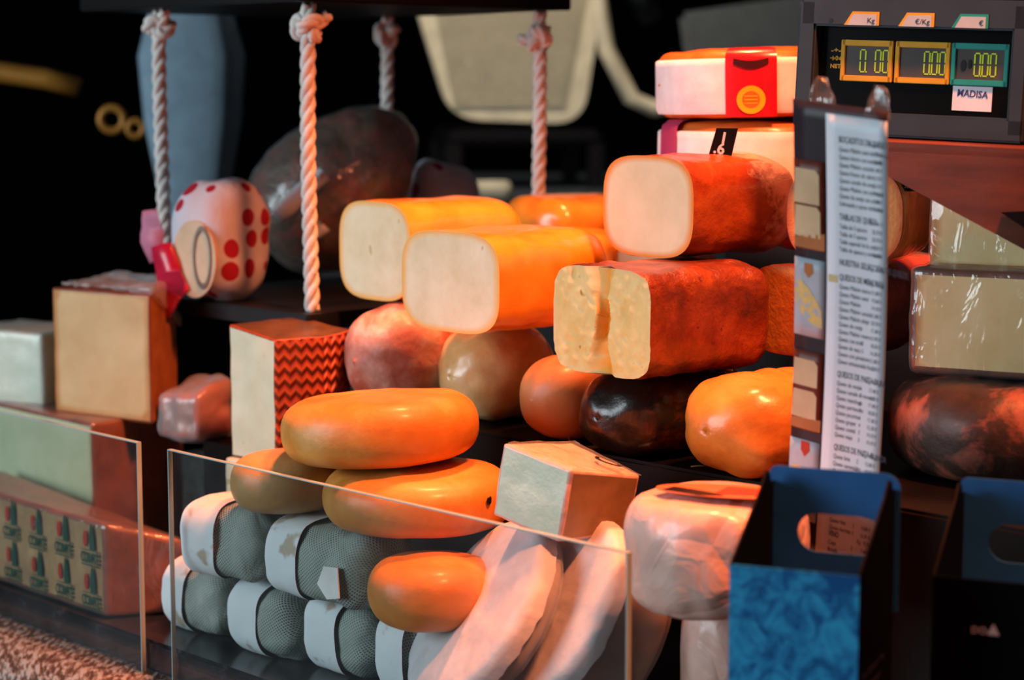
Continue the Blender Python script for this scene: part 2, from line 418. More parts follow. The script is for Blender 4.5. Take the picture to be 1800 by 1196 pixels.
def wheel(R, Ht, n=2.3, fil=None, seg=96, amp=.002, freq=22, seed=1, dome=0.004, oval=1):
    """a round cheese, base at z 0, side fillet fil wide"""
    bm = bmesh.new(); layers(bm); uvl = bm.loops.layers.uv.new('UVMap')
    fil = fil or Ht / 2; prof = []
    for k in range(7): prof.append(((R - fil) * k / 7, -dome * (1 - (k / 7) ** 2) * .2))
    m = 18
    for k in range(m + 1):
        a = -math.pi / 2 + math.pi * k / m
        prof.append((R - fil + fil * abs(math.cos(a)) ** (2 / n), Ht / 2 + Ht / 2 * sgnpow(math.sin(a), 2 / n)))
    for k in range(6, -1, -1): prof.append(((R - fil) * k / 7, Ht + dome * (1 - (k / 7) ** 2)))
    rings = []
    for r, z in prof:
        if r < 1e-6: rings.append([bm.verts.new((0, 0, z))])
        else: rings.append([bm.verts.new((r * math.cos(2 * math.pi * k / seg), oval * r * math.sin(2 * math.pi * k / seg), z)) for k in range(seg)])
    for a in range(len(rings) - 1):
        A, B = rings[a], rings[a + 1]
        for k in range(seg):
            k2 = (k + 1) % seg
            if len(A) == 1: f = bm.faces.new((A[0], B[k2], B[k]))
            elif len(B) == 1: f = bm.faces.new((A[k], A[k2], B[0]))
            else: f = bm.faces.new((A[k], A[k2], B[k2], B[k]))
            for lp in f.loops: lp[uvl].uv = (math.atan2(lp.vert.co.y, lp.vert.co.x) * R, lp.vert.co.z)
    rough_up(bm, amp, freq, seed)
    return bm

def block(plan, z0, z1, tags, top_tag=0, bottom_tag=0, cuts=10, amp=.0012, freq=35, seed=1, bevel=.004):
    """a prism over the plan polygon (counter-clockwise); z0/z1 number or per-corner list; tags[i] = material of side i->i+1"""
    bm = bmesh.new(); le, lc, lm = layers(bm); uvl = bm.loops.layers.uv.new('UVMap')
    k = len(plan)
    zb = z0 if isinstance(z0, (list, tuple)) else [z0] * k
    zt = z1 if isinstance(z1, (list, tuple)) else [z1] * k
    B = [bm.verts.new((p[0], p[1], zb[i])) for i, p in enumerate(plan)]
    T = [bm.verts.new((p[0], p[1], zt[i])) for i, p in enumerate(plan)]
    run = 0
    for i in range(k):
        j = (i + 1) % k
        f = bm.faces.new((B[i], B[j], T[j], T[i])); f.material_index = tags[i]
        ln = (B[j].co - B[i].co).length
        for lp, uv in zip(f.loops, ((run, zb[i]), (run + ln, zb[j]), (run + ln, zt[j]), (run, zt[i]))): lp[uvl].uv = uv
        run += ln
    f = bm.faces.new(T); f.material_index = top_tag
    f2 = bm.faces.new(B[::-1]); f2.material_index = bottom_tag
    if bevel: bmesh.ops.bevel(bm, geom=list(bm.edges), offset=bevel, segments=3, profile=.6, affect='EDGES', clamp_overlap=True)
    big = [e for e in bm.edges if e.calc_length() > .02]
    bmesh.ops.subdivide_edges(bm, edges=big, cuts=cuts, use_grid_fill=True)
    bmesh.ops.triangulate(bm, faces=[f for f in bm.faces if len(f.verts) > 4])
    # distance to the outline of each cut side, as 'edge'
    for v in bm.verts: v[le] = 0
    cx = sum(p[0] for p in plan) / k; cy = sum(p[1] for p in plan) / k
    zm = (min(zb) + max(zt)) / 2; hz = (max(zt) - min(zb)) / 2
    for i in range(k):
        a, b = Vector(plan[i]).to_2d(), Vector(plan[(i + 1) % k]).to_2d(); ab = b - a; L2 = ab.length_squared
        nrm = Vector((ab.y, -ab.x)).normalized()
        for v in bm.verts:
            p = v.co.to_2d() - a
            if abs(p.dot(nrm)) < bevel * 1.1 + 1e-5:
                t = p.dot(ab) / L2
                v[le] = max(v[le], max(abs(t - .5) * 2, abs(v.co.z - zm) / hz))
    rough_up(bm, amp, freq, seed)
    return bm

def inflate(bm, dist, amp, freq, seed):
    b = bm.copy(); b.normal_update()
    mv = [(v, v.normal.copy()) for v in b.verts]
    for v, nn in mv: v.co += nn * (dist + amp * abs(noise.noise(v.co * freq + Vector((seed, seed, 0)))))
    for f in b.faces: f.material_index = 0
    return b
def box_bm(bm, c, s, rot=None, mi=0, bevel=0):
    b = bmesh.new(); bmesh.ops.create_cube(b, size=1)
    for v in b.verts: v.co = Vector((v.co.x * s[0], v.co.y * s[1], v.co.z * s[2]))
    if bevel: bmesh.ops.bevel(b, geom=list(b.edges), offset=bevel, segments=2, affect='EDGES')
    Mx = Matrix.Translation(Vector(c)) @ (rot.to_4x4() if rot else Matrix.Identity(4))
    bmesh.ops.transform(b, matrix=Mx, verts=b.verts)
    for f in b.faces: f.material_index = mi
    merge(bm, b); return bm
def merge(bm, b):
    me = bpy.data.meshes.new('tmp'); b.to_mesh(me); b.free(); bm.from_mesh(me); bpy.data.meshes.remove(me)
def slab(c, s, bevel=0, rot=None):
    return box_bm(bmesh.new(), c, s, rot, 0, bevel)
def tube(bm, pts, r, seg=10, caps=True, rfun=None):
    pts = [Vector(p) for p in pts]; rings = []
    up = Vector((.31, .2, .93))
    for i, p in enumerate(pts):
        t = (pts[min(i + 1, len(pts) - 1)] - pts[max(i - 1, 0)]).normalized()
        a = t.cross(up)
        if a.length < 1e-3: a = t.cross(Vector((1, 0, 0)))
        a.normalize(); b = t.cross(a); up = -a.cross(t) if False else up
        rr = rfun(i / (len(pts) - 1)) if rfun else r
        rings.append([bm.verts.new(p + (a * math.cos(2 * math.pi * k / seg) + b * math.sin(2 * math.pi * k / seg)) * rr) for k in range(seg)])
    for i in range(len(rings) - 1):
        for k in range(seg):
            bm.faces.new((rings[i][k], rings[i][(k + 1) % seg], rings[i + 1][(k + 1) % seg], rings[i + 1][k]))
    if caps: bm.faces.new(rings[0][::-1]); bm.faces.new(rings[-1])
    return bm
def poly_plate(pts, th, bm=None, mi=0):
    """outline in local xz, thickness th along +y"""
    bm = bm or bmesh.new()
    a = [bm.verts.new((p[0], 0, p[1])) for p in pts]; b = [bm.verts.new((p[0], th, p[1])) for p in pts]
    k = len(pts); fs = [bm.faces.new(a), bm.faces.new(b[::-1])]
    for i in range(k): fs.append(bm.faces.new((a[i], b[i], b[(i + 1) % k], a[(i + 1) % k])))
    for f in fs: f.material_index = mi
    return bm
def text_bm(bm, body, size, mx, ext=.0001, sx=1, align='LEFT', bold=0):
    cu = bpy.data.curves.new('t', 'FONT'); cu.body = body; cu.size = size; cu.extrude = ext; cu.align_x = align
    cu.resolution_u = 2; cu.offset = bold
    o = bpy.data.objects.new('t', cu); COL.objects.link(o)
    me = bpy.data.meshes.new_from_object(o.evaluated_get(bpy.context.evaluated_depsgraph_get()))
    me.transform(mx @ Matrix.Diagonal((sx, 1, 1, 1))); bm.from_mesh(me)
    bpy.data.objects.remove(o); bpy.data.curves.remove(cu); bpy.data.meshes.remove(me)
    return bm
XZ = Matrix(((1, 0, 0, 0), (0, 0, -1, 0), (0, 1, 0, 0), (0, 0, 0, 1)))   # text xy -> local xz facing -y
def disc_bm(bm, c, rx, rz, y, th=.0004, seg=32, hole=0):
    o = [(c[0] + rx * math.cos(2 * math.pi * k / seg), c[1] + rz * math.sin(2 * math.pi * k / seg)) for k in range(seg)]
    if not hole:
        b = poly_plate(o, th); bmesh.ops.translate(b, vec=(0, y, 0), verts=b.verts); merge(bm, b); return bm
    i = [(c[0] + hole * rx * math.cos(2 * math.pi * k / seg), c[1] + hole * rz * math.sin(2 * math.pi * k / seg)) for k in range(seg)]
    vo = [bm.verts.new((p[0], y, p[1])) for p in o]; vi = [bm.verts.new((p[0], y, p[1])) for p in i]
    for k in range(seg): bm.faces.new((vo[k], vo[(k + 1) % seg], vi[(k + 1) % seg], vi[k]))
    return bm

# ---------------------------------------------------------------- setting
structure('floor', slab((0, 3, -.02), (12, 12, .04)), plain('concrete', '#1c1b1a', .9))
structure('wall_back', slab((0, 7.5, 2), (12, .1, 4)), M['backdrop'])

V0 = 1.112                      # front of the tray
# counter of stone with a rounded front edge
def counter_bm():
    bm = bmesh.new(); pr = [(2.2, 0), (1.06, 0), (1.06, .79)]
    for k in range(9):
        a = math.pi - math.pi / 2 * k / 8
        pr.append((1.075 + .045 * math.cos(a), .821 + .045 * math.sin(a)))
    pr.append((2.2, Z_STONE))
    A = [bm.verts.new(UV(-2.7, v, z)) for v, z in pr]; B = [bm.verts.new(UV(-.55, v, z)) for v, z in pr]
    k = len(pr)
    for i in range(k): bm.faces.new((A[i], A[(i + 1) % k], B[(i + 1) % k], B[i]))
    bm.faces.new(A[::-1]); bm.faces.new(B); return bm
solo('market_counter', counter_bm(), M['granite'], 'speckled stone market counter with rounded front edge under the cheeses', 'counter', smooth=False)
def uvbox(u0, u1, v0, v1, z0, z1, bevel=0):
    b = slab(((u0 + u1) / 2, (v0 + v1) / 2, (z0 + z1) / 2), (u1 - u0, v1 - v0, z1 - z0), bevel)
    bmesh.ops.rotate(b, matrix=Matrix.Rotation(YAW_U, 3, 'Z'), cent=(0, 0, 0), verts=b.verts); return b
solo('display_tray', uvbox(-2.65, -.985, V0, V0 + .243, Z_STONE + .0005, Z_TRAY, .003), M['tray'], 'dusty dark metal tray along the counter front under the lower cheeses', 'tray', smooth=False)
solo('display_step', uvbox(-1.685, -.62, V0 + .245, 2.06, Z_STONE + .0005, Z_STEP, .003), M['maroon_board'], 'black raised step behind the front tray carrying the stacked loaves', 'display stand', smooth=False)

def pane(u0, u1, label):
    t = thing('acrylic_pane', label, 'glass pane', UV((u0 + u1) / 2, 1.1075, Z_STONE), YAW_U, 'clear sneeze guard panes along the counter front')
    w_, h_, th = u1 - u0, .2335, .005
    link('panel', slab((0, 0, h_ / 2), (w_ - .002, th - .0006, h_ - .002)), M['acrylic'], t, False)
    e = bmesh.new()
    for s in (-1, 1): box_bm(e, (s * (w_ / 2 - .0005), 0, h_ / 2), (.001, th, h_))
    box_bm(e, (0, 0, h_ - .0005), (w_ - .002, th, .001))
    link('polished_edge', e, M['acrylic_edge'], t, False)
pane(-1.650, -1.038, 'clear acrylic pane in front of the cloth-wrapped bundles')
pane(-2.36, -1.703, 'clear acrylic pane in front of the printed rind wedge, at far left')

# ---------------------------------------------------------------- cut and whole loaves on the step
def cut_loaf(name, label, px, py, z, yaw, L, W, Ht, rmat, pmat, n=3.4, rb=.025, seed=1, loc=None, tilt=(0, 0), rind_label=None, film=None, **kw):
    t = thing(name, label, 'cheese', loc or onz(px, py, z), (tilt[0], tilt[1], D(yaw)))
    bm = loaf(L, W, Ht, n, 0, rb, seed=seed, **kw)
    fb = inflate(bm, .0012, .002, 40, seed) if film else None
    split(bm, {0: ('rind', rmat), 1: ('cut_face', pmat)}, t)
    if fb: link('film_wrap', fb, film, t)
    return t
def round_loaf(name, label, px, py, z, yaw, L, W, Ht, mat, n=2.6, rf=.04, rb=.04, seed=1, **kw):
    return solo(name, loaf(L, W, Ht, n, rf, rb, seed=seed, **kw), mat, label, 'cheese', onz(px, py, z), D(yaw))

# whole loaves, bottom row
round_loaf('whole_cheese', 'pink-bloomed round cheese under the two yellow cut loaves', 680, 744, Z_STEP, 41, .12, .112, .115, M['pink_mold'], 2.3, .058, .05, 3, amp=.003)
round_loaf('whole_cheese', 'pale beige shiny cheese between the pink-bloomed one and the peach one', 850, 758, Z_STEP, 42, .12, .102, .098, M['pale_rind'], 2.6, .046, .04, 4, amp=.003)
round_loaf('whole_cheese', 'peach matte cheese squeezed between the pale one and the black one', 986, 791, Z_STEP, 42, .17, .085, .082, M['peach_rind'], 2.5, .040, .03, 5)
round_loaf('whole_cheese', 'black oily cheese with brown patches under the cracked red loaf', 1121, 825, Z_STEP, 42, .17, .104, .081, M['black_rind'], 2.6, .04, .03, 6, amp=.003)
round_loaf('whole_cheese', 'streaked orange cheese with rounded end in front, left of the menu card', 1328, 866, Z_STEP, 40, .17, .118, .089, M['orange_rind'], 2.7, .046, .04, 7, amp=.003)

# upper loaves
cut_loaf('cut_cheese_loaf', 'yellow-waxed cut loaf with smooth cream face, nearer of the yellow pair', 878, 596, 1.212, 42, .16, .146, .098, M['yellow_rind'], M['yellow_paste'], 3.6, .03, 11)
cut_loaf('cut_cheese_loaf', 'yellow-waxed cut loaf half hidden behind the nearer yellow loaf', 722, 536, 1.2235, 41, .17, .124, .105, M['yellow_rind'], M['yellow_paste'], 3.4, .03, 12)
round_loaf('whole_cheese', 'flat orange-topped cheese at the back of the yellow stack', 968, 461, 1.250, 30, .15, .14, .072, M['yellow_rind'], 3.2, .025, .03, 13)
cut_loaf('cut_cheese_loaf', 'bright yellow loaf wedged between the yellow stack and ivory-faced loaf', 1062, 506, 1.228, 50, .06, .105, .062, M['yellow_rind'], M['yellow_paste'], 3, .03, 14)
def crack(y, z):
    # vertical split across the face
    c = .066 + .0035 * math.sin(z * 90) + .004 * noise.noise(Vector((z * 55, 3, 1)))
    hw = .0075 + .002 * noise.noise(Vector((z * 70, 9, 1)))
    k = max(0, 1 - max(0, abs(y - c) - hw * .75) / (hw * .5))
    p = .0015 * noise.noise(Vector((y * 130, z * 130, 0)))
    # crumbly pits at the left
    q = max(0, 1 - abs(y - .108 - .004 * math.sin(z * 60)) / .005) * max(0, noise.noise(Vector((z * 60, 1, 5))) + .1)
    return .012 * k + p * (1 - k) + .004 * q, min(1, k + q * .5)
cut_loaf('cut_cheese_loaf', 'dark red-rinded cut loaf with a split crumbly yellow face', 1143, 674, 1.189, 39, .160, .132, .098, M['red_rind'], M['red_paste'], 5.0, .02, 15, cap=crack, amp=.0022, freq=45, rings=44, seg=128)
cut_loaf('cut_cheese_loaf', 'flat red-rinded loaf with rough orange end, half behind the menu card', 1482, 638, 1.199, 40, .11, .115, .084, M['red_rind'], M['orange_paste'], 4.2, .02, 16)
cut_loaf('cut_cheese_loaf', 'glossy orange-red loaf with ivory face and whitish mouldy far end, topmost', 1218, 460, 1.288, 38, .155, .128, .096, M['top_rind'], M['top_paste'], 3.4, .038, 17, mold_from=.065, amp=.0025, freq=28)
cut_loaf('cut_cheese_loaf', 'low cream-faced loaf under the mouldy-ended orange-red loaf', 1190, 535, 1.216, 40, .08, .118, .056, M['tan_rind'], M['top_paste'], 2.8, .02, 18)

# ---------------------------------------------------------------- banded wheels, tag, back riser
solo('display_riser', uvbox(-1.54, -1.05, 1.80, 2.05, Z_STEP + .0005, 1.334), M['black_board'], 'black riser at the back of the step under the paper-banded wheels', 'display stand', smooth=False)
def banded_wheel(px, pz, Y, z, R, Ht, label, lab_deg, lab_w, lab_mat, tilt=(0, 0)):
    c = at(px, pz, Y); c.z = z
    t = thing('banded_cheese', label, 'cheese', c, (D(tilt[0]), D(tilt[1]), 0), 'paper-banded round cheeses on the riser')
    link('cheese_body', wheel(R, Ht, 3.2, .02, seed=px), M['washed'], t)
    bm = bmesh.new(); seg = 96; hs = [.004, .008, Ht * .4, Ht * .78, Ht * .86, Ht * .885]; off = [-.001, .0012, .0016, .0014, .0012, -.001]
    rr = [[bm.verts.new(((R + o) * math.cos(2 * math.pi * k / seg), (R + o) * math.sin(2 * math.pi * k / seg), z_)) for k in range(seg)] for z_, o in zip(hs, off)]
    for a in range(len(rr) - 1):
        for k in range(seg): bm.faces.new((rr[a][k], rr[a][(k + 1) % seg], rr[a + 1][(k + 1) % seg], rr[a + 1][k]))
    link('paper_band', bm, M['paper'], t)
    # label folded over the band and onto the top
    bm = bmesh.new(); prof = [(R + .0024, .001), (R + .0027, Ht * .5), (R + .0024, Ht * .86), (R + .0008, Ht * .95), (R - .006, Ht + .0016), (R - .016, Ht + .0026), (R - .034, Ht + .0032)]
    g = []
    for k in range(13):
        a = D(lab_deg) + (k / 12 - .5) * lab_w / R
        g.append([bm.verts.new((r * math.cos(a), r * math.sin(a), z_)) for r, z_ in prof])
    for k in range(12):
        for q in range(len(prof) - 1): bm.faces.new((g[k][q], g[k + 1][q], g[k + 1][q + 1], g[k][q + 1]))
    lb = link('label', bm, lab_mat, t)
    return t, lb
def seal_on(lb, R, deg, z, rad, y0=.0034):
    # ring seal and curved dark plate wrapped on the label
    def ringmesh(r0, r1, name, mat, off, zc=z, sz=1.0):
        bm = bmesh.new(); k = 40; A = []; B = []
        for i in range(k):
            q = 2 * math.pi * i / k
            for lst, r in ((A, r1), (B, r0)):
                a = D(deg) + r * math.cos(q) / R; lst.append(bm.verts.new(((R + off) * math.cos(a), (R + off) * math.sin(a), zc + sz * r * math.sin(q))))
        for i in range(k):
            j = (i + 1) % k
            if r0 > 0: bm.faces.new((A[i], A[j], B[j], B[i]))
        if r0 == 0: bm.faces.new(A)
        link(name, bm, mat, lb)
    ringmesh(rad * .62, rad, 'seal_ring', M['seal_yellow'], y0)
    ringmesh(0, rad * .62, 'seal_centre', M['seal_orange'], y0)
    bm = bmesh.new()
    for zz in (.25, 0, -.25):
        A = []
        for i in range(9):
            a = D(deg) + (i / 8 - .5) * rad * .9 / R
            A.append((bm.verts.new(((R + y0 + .0004) * math.cos(a), (R + y0 + .0004) * math.sin(a), z + zz * rad - .0006)), bm.verts.new(((R + y0 + .0004) * math.cos(a), (R + y0 + .0004) * math.sin(a), z + zz * rad + .0006))))
        for i in range(8): bm.faces.new((A[i][0], A[i + 1][0], A[i + 1][1], A[i][1]))
    link('seal_lines', bm, M['seal_yellow'], lb)
    bm = bmesh.new(); A = []
    for i in range(17):
        q = i / 16 - .5; a = D(deg) + q * .034 / R; sag = -.004 * math.cos(q * math.pi) ; hh = .003 + .0012 * math.cos(q * math.pi)
        A.append((bm.verts.new(((R + y0) * math.cos(a), (R + y0) * math.sin(a), z + .0385 + sag - hh)), bm.verts.new(((R + y0) * math.cos(a), (R + y0) * math.sin(a), z + .0385 + sag + hh))))
    for i in range(16): bm.faces.new((A[i][0], A[i + 1][0], A[i + 1][1], A[i][1]))
    link('name_plate', bm, M['plate'], lb)
M['washed'] = rind('washed_orange_rind', [(.3, '#c0551c'), (.7, '#dc7a30')], 20, .4, .3, .4, 80)
M['label_red'] = plain('red_label', '#b5121f', .32, .4, coat=.4, bscale=30, bump=.4)
M['label_pink'] = plain('pink_label', '#b23a62', .4, .4, coat=.2)
M['plate'] = plain('maroon_plate', '#3f1212', .4, .3)
M['seal_yellow'] = plain('yellow_print', '#f0a818', .4, .3)
M['seal_orange'] = plain('orange_print', '#e0661c', .4, .3)
t, lb = banded_wheel(1328, 200, 2.17, 1.4180, .103, .0675, 'orange round cheese in a white paper band with a red label and yellow ring seal', -99, .051, M['label_red'], (0, -1.2))
seal_on(lb, .103, -99, .018, .0140)
t, lb = banded_wheel(1330, 280, 2.17, 1.3345, .103, .078, 'orange round cheese with pink label under the one with the red label', -158, .036, M['label_pink'])
# black price tag stuck in front of the lower banded wheel
t = thing('price_tag', 'small black price tag with white handwriting before the pink-labelled round cheese', 'price tag', at(1243, 272, 1.975), (0, D(10), D(-8)))
link('tag_board', poly_plate([(0, -.014), (.0225, -.014), (.0245, .03), (.004, .0265)], .0015), M['black_board'], t, False)
bm = bmesh.new()
text_bm(bm, '1', .015, Matrix.Translation((.009, -.0003, .0135)) @ XZ, bold=.0004); text_bm(bm, '.6', .015, Matrix.Translation((.005, -.0003, .003)) @ XZ, bold=.0004)
link('handwriting', bm, M['white_ink'], t, False)
# ---------------------------------------------------------------- stack behind and right of the menu card
solo('cut_wheel_back', loaf(.12, .14, .045, 2.8, .02, .02, seed=41), M['deep_red'], 'deep red cheese behind the mouldy end of the topmost loaf', 'cheese', onz(1400, 455, 1.283) + UV(.02, .06, 0), D(40))
bpy.data.objects['cut_wheel_back'].name = 'whole_cheese'
solo('whole_cheese', wheel(.116, .086, 2.4, .043, seed=21, amp=.003), M['dark_mottled'], 'large dark mottled wheel with reddish top under the big cream block at right', 'cheese', at(1790, 830, 1.80).xy.to_3d() + Vector((0, 0, Z_STEP)))
t = cut_loaf('cut_cheese_block', 'big cream cheese block with thin dark rind in film, on the dark mottled wheel', 1900, 715, 1.198, 22, .16, .17, .094, M['deep_brown'] if 'deep_brown' in M else M['brown_top'], M['red_paste'], 4.2, .02, 22, film=M['film'], loc=at(1885, 709, 1.70)) if False else None
def film_block(name, label, plan, z0, z1, tags, mats, loc, rot, film=None, cat='cheese', seed=1, top=0, **kw):
    t = thing(name, label, cat, loc, rot)
    bm = block(plan, z0, z1, tags, top, 0, seed=seed, **kw)
    fb = inflate(bm, .0013, .0022, 34, seed) if film else None
    split(bm, mats, t)
    if fb: link('film_wrap', fb, film, t)
    return t
M['cream_paste'] = paste('cream_aged_paste', [(.3, '#cfb070'), (.55, '#dcc48c'), (.75, '#e3cf9f')], '#b98638', .95, scale=16)
M['dark_edge'] = rind('dark_brown_crust', [(.3, '#3a1c10'), (.7, '#7a3c1c')], 30, .45, .3, .5, 90)
film_block('cut_cheese_block', 'big cream cheese block in film lying on the dark mottled wheel at right', [(0, 0), (.17, 0), (.17, .07), (.0, .07)], 0, .093, [1, 0, 1, 1], {0: ('rind', M['dark_edge']), 1: ('cut_face', M['cream_paste'])}, at(1596, 688, 1.80).xy.to_3d() + Vector((0, 0, 1.1975)), D(-30), M['film_heavy'], seed=23, bevel=.006)
film_block('cheese_wedge', 'tall cream wedge in crinkled film standing on the big cream block', [(0, 0), (.16, -.02), (.15, .05), (.0, .05)], 0, [.092, .085, .085, .092], [1, 0, 1, 1], {0: ('rind', M['tan_rind']), 1: ('cut_face', M['cream_paste'])}, at(1633, 500, 1.83).xy.to_3d() + Vector((0, 0, 1.2895)), D(-22), M['film_heavy'], seed=24, bevel=.003)
cut_loaf('cut_cheese_loaf', 'film-wrapped orange loaf with shiny cut end beside the tall cream wedge', 1612, 500, 1.294, 62, .12, .11, .092, M['orange_rind'], M['orange_paste'], 2.8, .03, 25, film=M['film_heavy'], loc=Vector((.352, 1.845, 1.286)))
cut_loaf('cut_cheese_loaf', 'deep red loaf in film between the menu card and big cream block', 1590, 660, 1.198, 50, .11, .07, .085, M['deep_red'], M['red_paste'], 3, .03, 26, film=M['film_heavy'], loc=Vector((.376, 1.945, 1.199)))
t = thing('price_tag', 'black price tag with white marks lying on the film-wrapped orange loaf at right', 'price tag', at(1562, 332, 1.86), (0, 0, D(-20)))
link('tag_board', poly_plate([(0, -.002), (.032, -.002), (.032, .012), (.004, .014)], .0015), M['black_board'], t, False)
bm = bmesh.new(); text_bm(bm, 'Kg  2,90', .006, Matrix.Translation((.004, -.0003, .001)) @ XZ); link('price_print', bm, M['white_ink'], t, False)

# ---------------------------------------------------------------- left pieces
film_block('cheese_wedge', 'film-wrapped wedge with sandy rind printed in green, lowest at far left', [(-.34, 0), (0, 0), (.034, .075), (-.34, .075)], 0, [.1, .1, .076, .1], [1, 2, 2, 2], {0: ('top_rind', M['redbrown_rind']), 1: ('printed_rind', M['comte_rind']), 2: ('cut_face', M['redbrown_rind'])}, onz(170, 1090, Z_TRAY + .002) + VD * .012, YAW_U, M['film_heavy'], seed=31, bevel=.006)
cw = bpy.data.objects['printed_rind']
for k, xx in enumerate((-.026, -.078, -.132, -.186)):
    for zz in (.008, .054):
        zz += .002 * (k % 2)
        bm = bmesh.new(); br = bmesh.new()
        mx = Matrix.Translation((xx, -.0026, zz)) @ XZ
        text_bm(bm, 'COMTÉ', .0155, mx, sx=.66, align='CENTER', bold=.0006)
        box_bm(bm, (xx, -.0026, zz - .0025), (.032, .0004, .0013)); box_bm(bm, (xx, -.0026, zz + .0165 - .003), (.032, .0004, .0006))
        bell = [(-.0035, 0), (.0055, 0), (.0052, .004), (.0045, .009), (.0035, .013), (.0018, .0165), (0, .0175), (-.0016, .016), (-.0028, .011), (-.0033, .006)]
        b = poly_plate([(xx + .004 + p[0] * 1.1, zz + .0145 + p[1] * 1.6) for p in bell], .0004); bmesh.ops.translate(b, vec=(0, -.0028, 0), verts=b.verts); merge(bm, b)
        disc_bm(br, (xx - .0085, zz + .025), .0036, .0088, -.0026)
        link('green_print', bm, M['green_ink'], cw, False); link('red_print', br, M['red_ink'], cw, False)
film_block('cheese_wedge', 'broad pale green cut wedge with red-brown rind behind the printed one', [(-.30, 0), (0, 0), (-.014, .13), (-.30, .16)], 0, .172, [1, 0, 1, 1], {0: ('rind', M['redbrown_rind']), 1: ('cut_face', M['green_paste'])}, at(166, 905, 2.265).xy.to_3d() + Vector((0, 0, Z_TRAY + .0035)), YAW_U, M['film'], seed=32)
film_block('cheese_wedge', 'tall tan cut wedge with film over its top, topmost at left', [(-.155, .0), (0, 0), (-.040, .085), (-.15, .085)], 0, [.146, .146, .15, .15], [1, 2, 2, 2], {0: ('top_rind', M['redbrown_rind']), 1: ('cut_face', M['tan_paste']), 2: ('rind', M['tan_rind'])}, at(268, 765, 2.27).xy.to_3d() + Vector((0, 0, 1.0722)), D(-34), None, seed=33, bevel=.003)
tw = bpy.data.objects['top_rind.001'].parent
bm = block([(-.150, .01), (.002, .004), (-.036, .088), (-.15, .088)], [.148, .1475, .1, .152], [.152, .153, .158, .158], [0, 0, 0, 0], cuts=14, bevel=.003)
rough_up(bm, .006, 40, 5); link('film_wrap', bm, M['film_soft'], tw)
film_block('cheese_wedge', 'pale wedge in glossy film at the far left edge, behind the tall tan wedge', [(-.13, 0), (0, 0), (.03, .1), (-.12, .1)], 0, .086, [0, 0, 0, 0], {0: ('cut_face', M['white_goat'])}, at(76, 740, 2.40).xy.to_3d() + Vector((0, 0, 1.0722)), D(-28), M['film_soft'], seed=34)
solo('cheese_stand', uvbox(-2.32, -1.86, 1.16, 1.35, Z_TRAY + .0005, 1.0) if False else uvbox(-1.87, -1.79, 1.30, 1.42, Z_TRAY + .0005, 1.0575), M['maroon_board'], 'dark maroon block behind the left wedges under the red paper-wrapped piece', 'display stand', smooth=False)
# red film-wrapped piece
t = thing('wrapped_cheese', 'small red and pink film-wrapped piece between the tan wedge and tall ivory wedge', 'cheese', at(318, 772, 2.26).xy.to_3d() + Vector((0, 0, 1.058)), D(-30))
bm = block([(-.03, 0), (.032, -.01), (.034, .05), (-.03, .06)], 0, [.045, .055, .065, .058], [1, 0, 1, 1], 1, cuts=8, amp=.004, bevel=.008)
fb = inflate(bm, .002, .006, 30, 3)
split(bm, {0: ('cut_face', M['deep_red']), 1: ('rind', M['redbrown_rind'])}, t); link('film_wrap', fb, M['film_soft'], t)

# ivory wedge with plaited rind, on a cream block
film_block('cheese_block', 'plain cream block under the tall ivory wedge', [(-.06, 0), (.012, -.005), (.05, .06), (-.06, .08)], 0, .158, [0, 0, 0, 0], {0: ('cut_face', M['manchego_paste'])}, at(470, 860, 2.115).xy.to_3d() + Vector((0, 0, Z_TRAY + .0005)), D(-35), seed=36)
t = thing('cheese_wedge', 'tall ivory wedge with plaited red-brown rind and brown top', 'cheese', at(486, 805, 2.10).xy.to_3d() + Vector((0, 0, 1.0575)), 0)
pl = [(-.054, .051), (0, 0), (.025, .008), (.048, .020), (.066, .040), (.074, .058), (.01, .11)]
bm = block(pl, 0, [.141, .131, .132, .132, .133, .135, .143], [1, 0, 0, 0, 0, 2, 2], 2, cuts=10, bevel=.002)
split(bm, {0: ('rind', M['manchego_rind']), 1: ('cut_face', M['manchego_paste']), 2: ('top_rind', M['brown_top'])}, t)

# ---------------------------------------------------------------- orange wheels in front
def gouda(px, row, Y, z, R, Ht, mat, label, tilt=(0, 0), seed=1, **kw):
    c = at(px, row, Y); c.z = z
    return solo('small_wheel', wheel(R, Ht, 2.35, Ht * .52, seed=seed, amp=.0016, freq=18, **kw), mat, label, 'cheese', c, (D(tilt[0]), D(tilt[1]), D(seed * 40)) if tilt == (0, 0) else (D(tilt[0]), D(tilt[1]), 0), 'small orange wheels at the front')
gouda(672, 800, 1.885, 1.103, .0925, .060, M['gouda'], 'smooth orange wheel lying askew on top of two others', (-3.5, -3.2), 51)
gouda(737, 900, 1.86, 1.0475, .089, .0515, M['gouda'], 'orange wheel with a dark nick, under the topmost askew one, nearer pane', (0, 0), 52)
bm = bmesh.new(); pt = bmesh.new()
bmesh.ops.create_icosphere(pt, subdivisions=2, radius=.003); bmesh.ops.scale(pt, vec=(1, .4, 1.4), verts=pt.verts); rough_up(pt, .0014, 300, 3); merge(bm, pt)
nick = link('nick', bm, M['black_board'], bpy.data.objects['small_wheel.001']); nick['label'] = 'dark nick'
nick.matrix_parent_inverse = bpy.data.objects['small_wheel.001'].rotation_euler.to_matrix().to_4x4().inverted(); nick.location = (.0655, -.0615, .034); nick.rotation_euler = (0, 0, D(48))
gouda(505, 880, 1.925, 1.049, .054, .052, M['gouda_grey'], 'tan wheel behind the acrylic pane, left of the nicked orange wheel', (0, 0), 53)
gouda(762, 1040, 1.775, .977, .058, .058, M['gouda'], 'lowest orange wheel, lying on the cloth-wrapped bundles', (0, 0), 54)

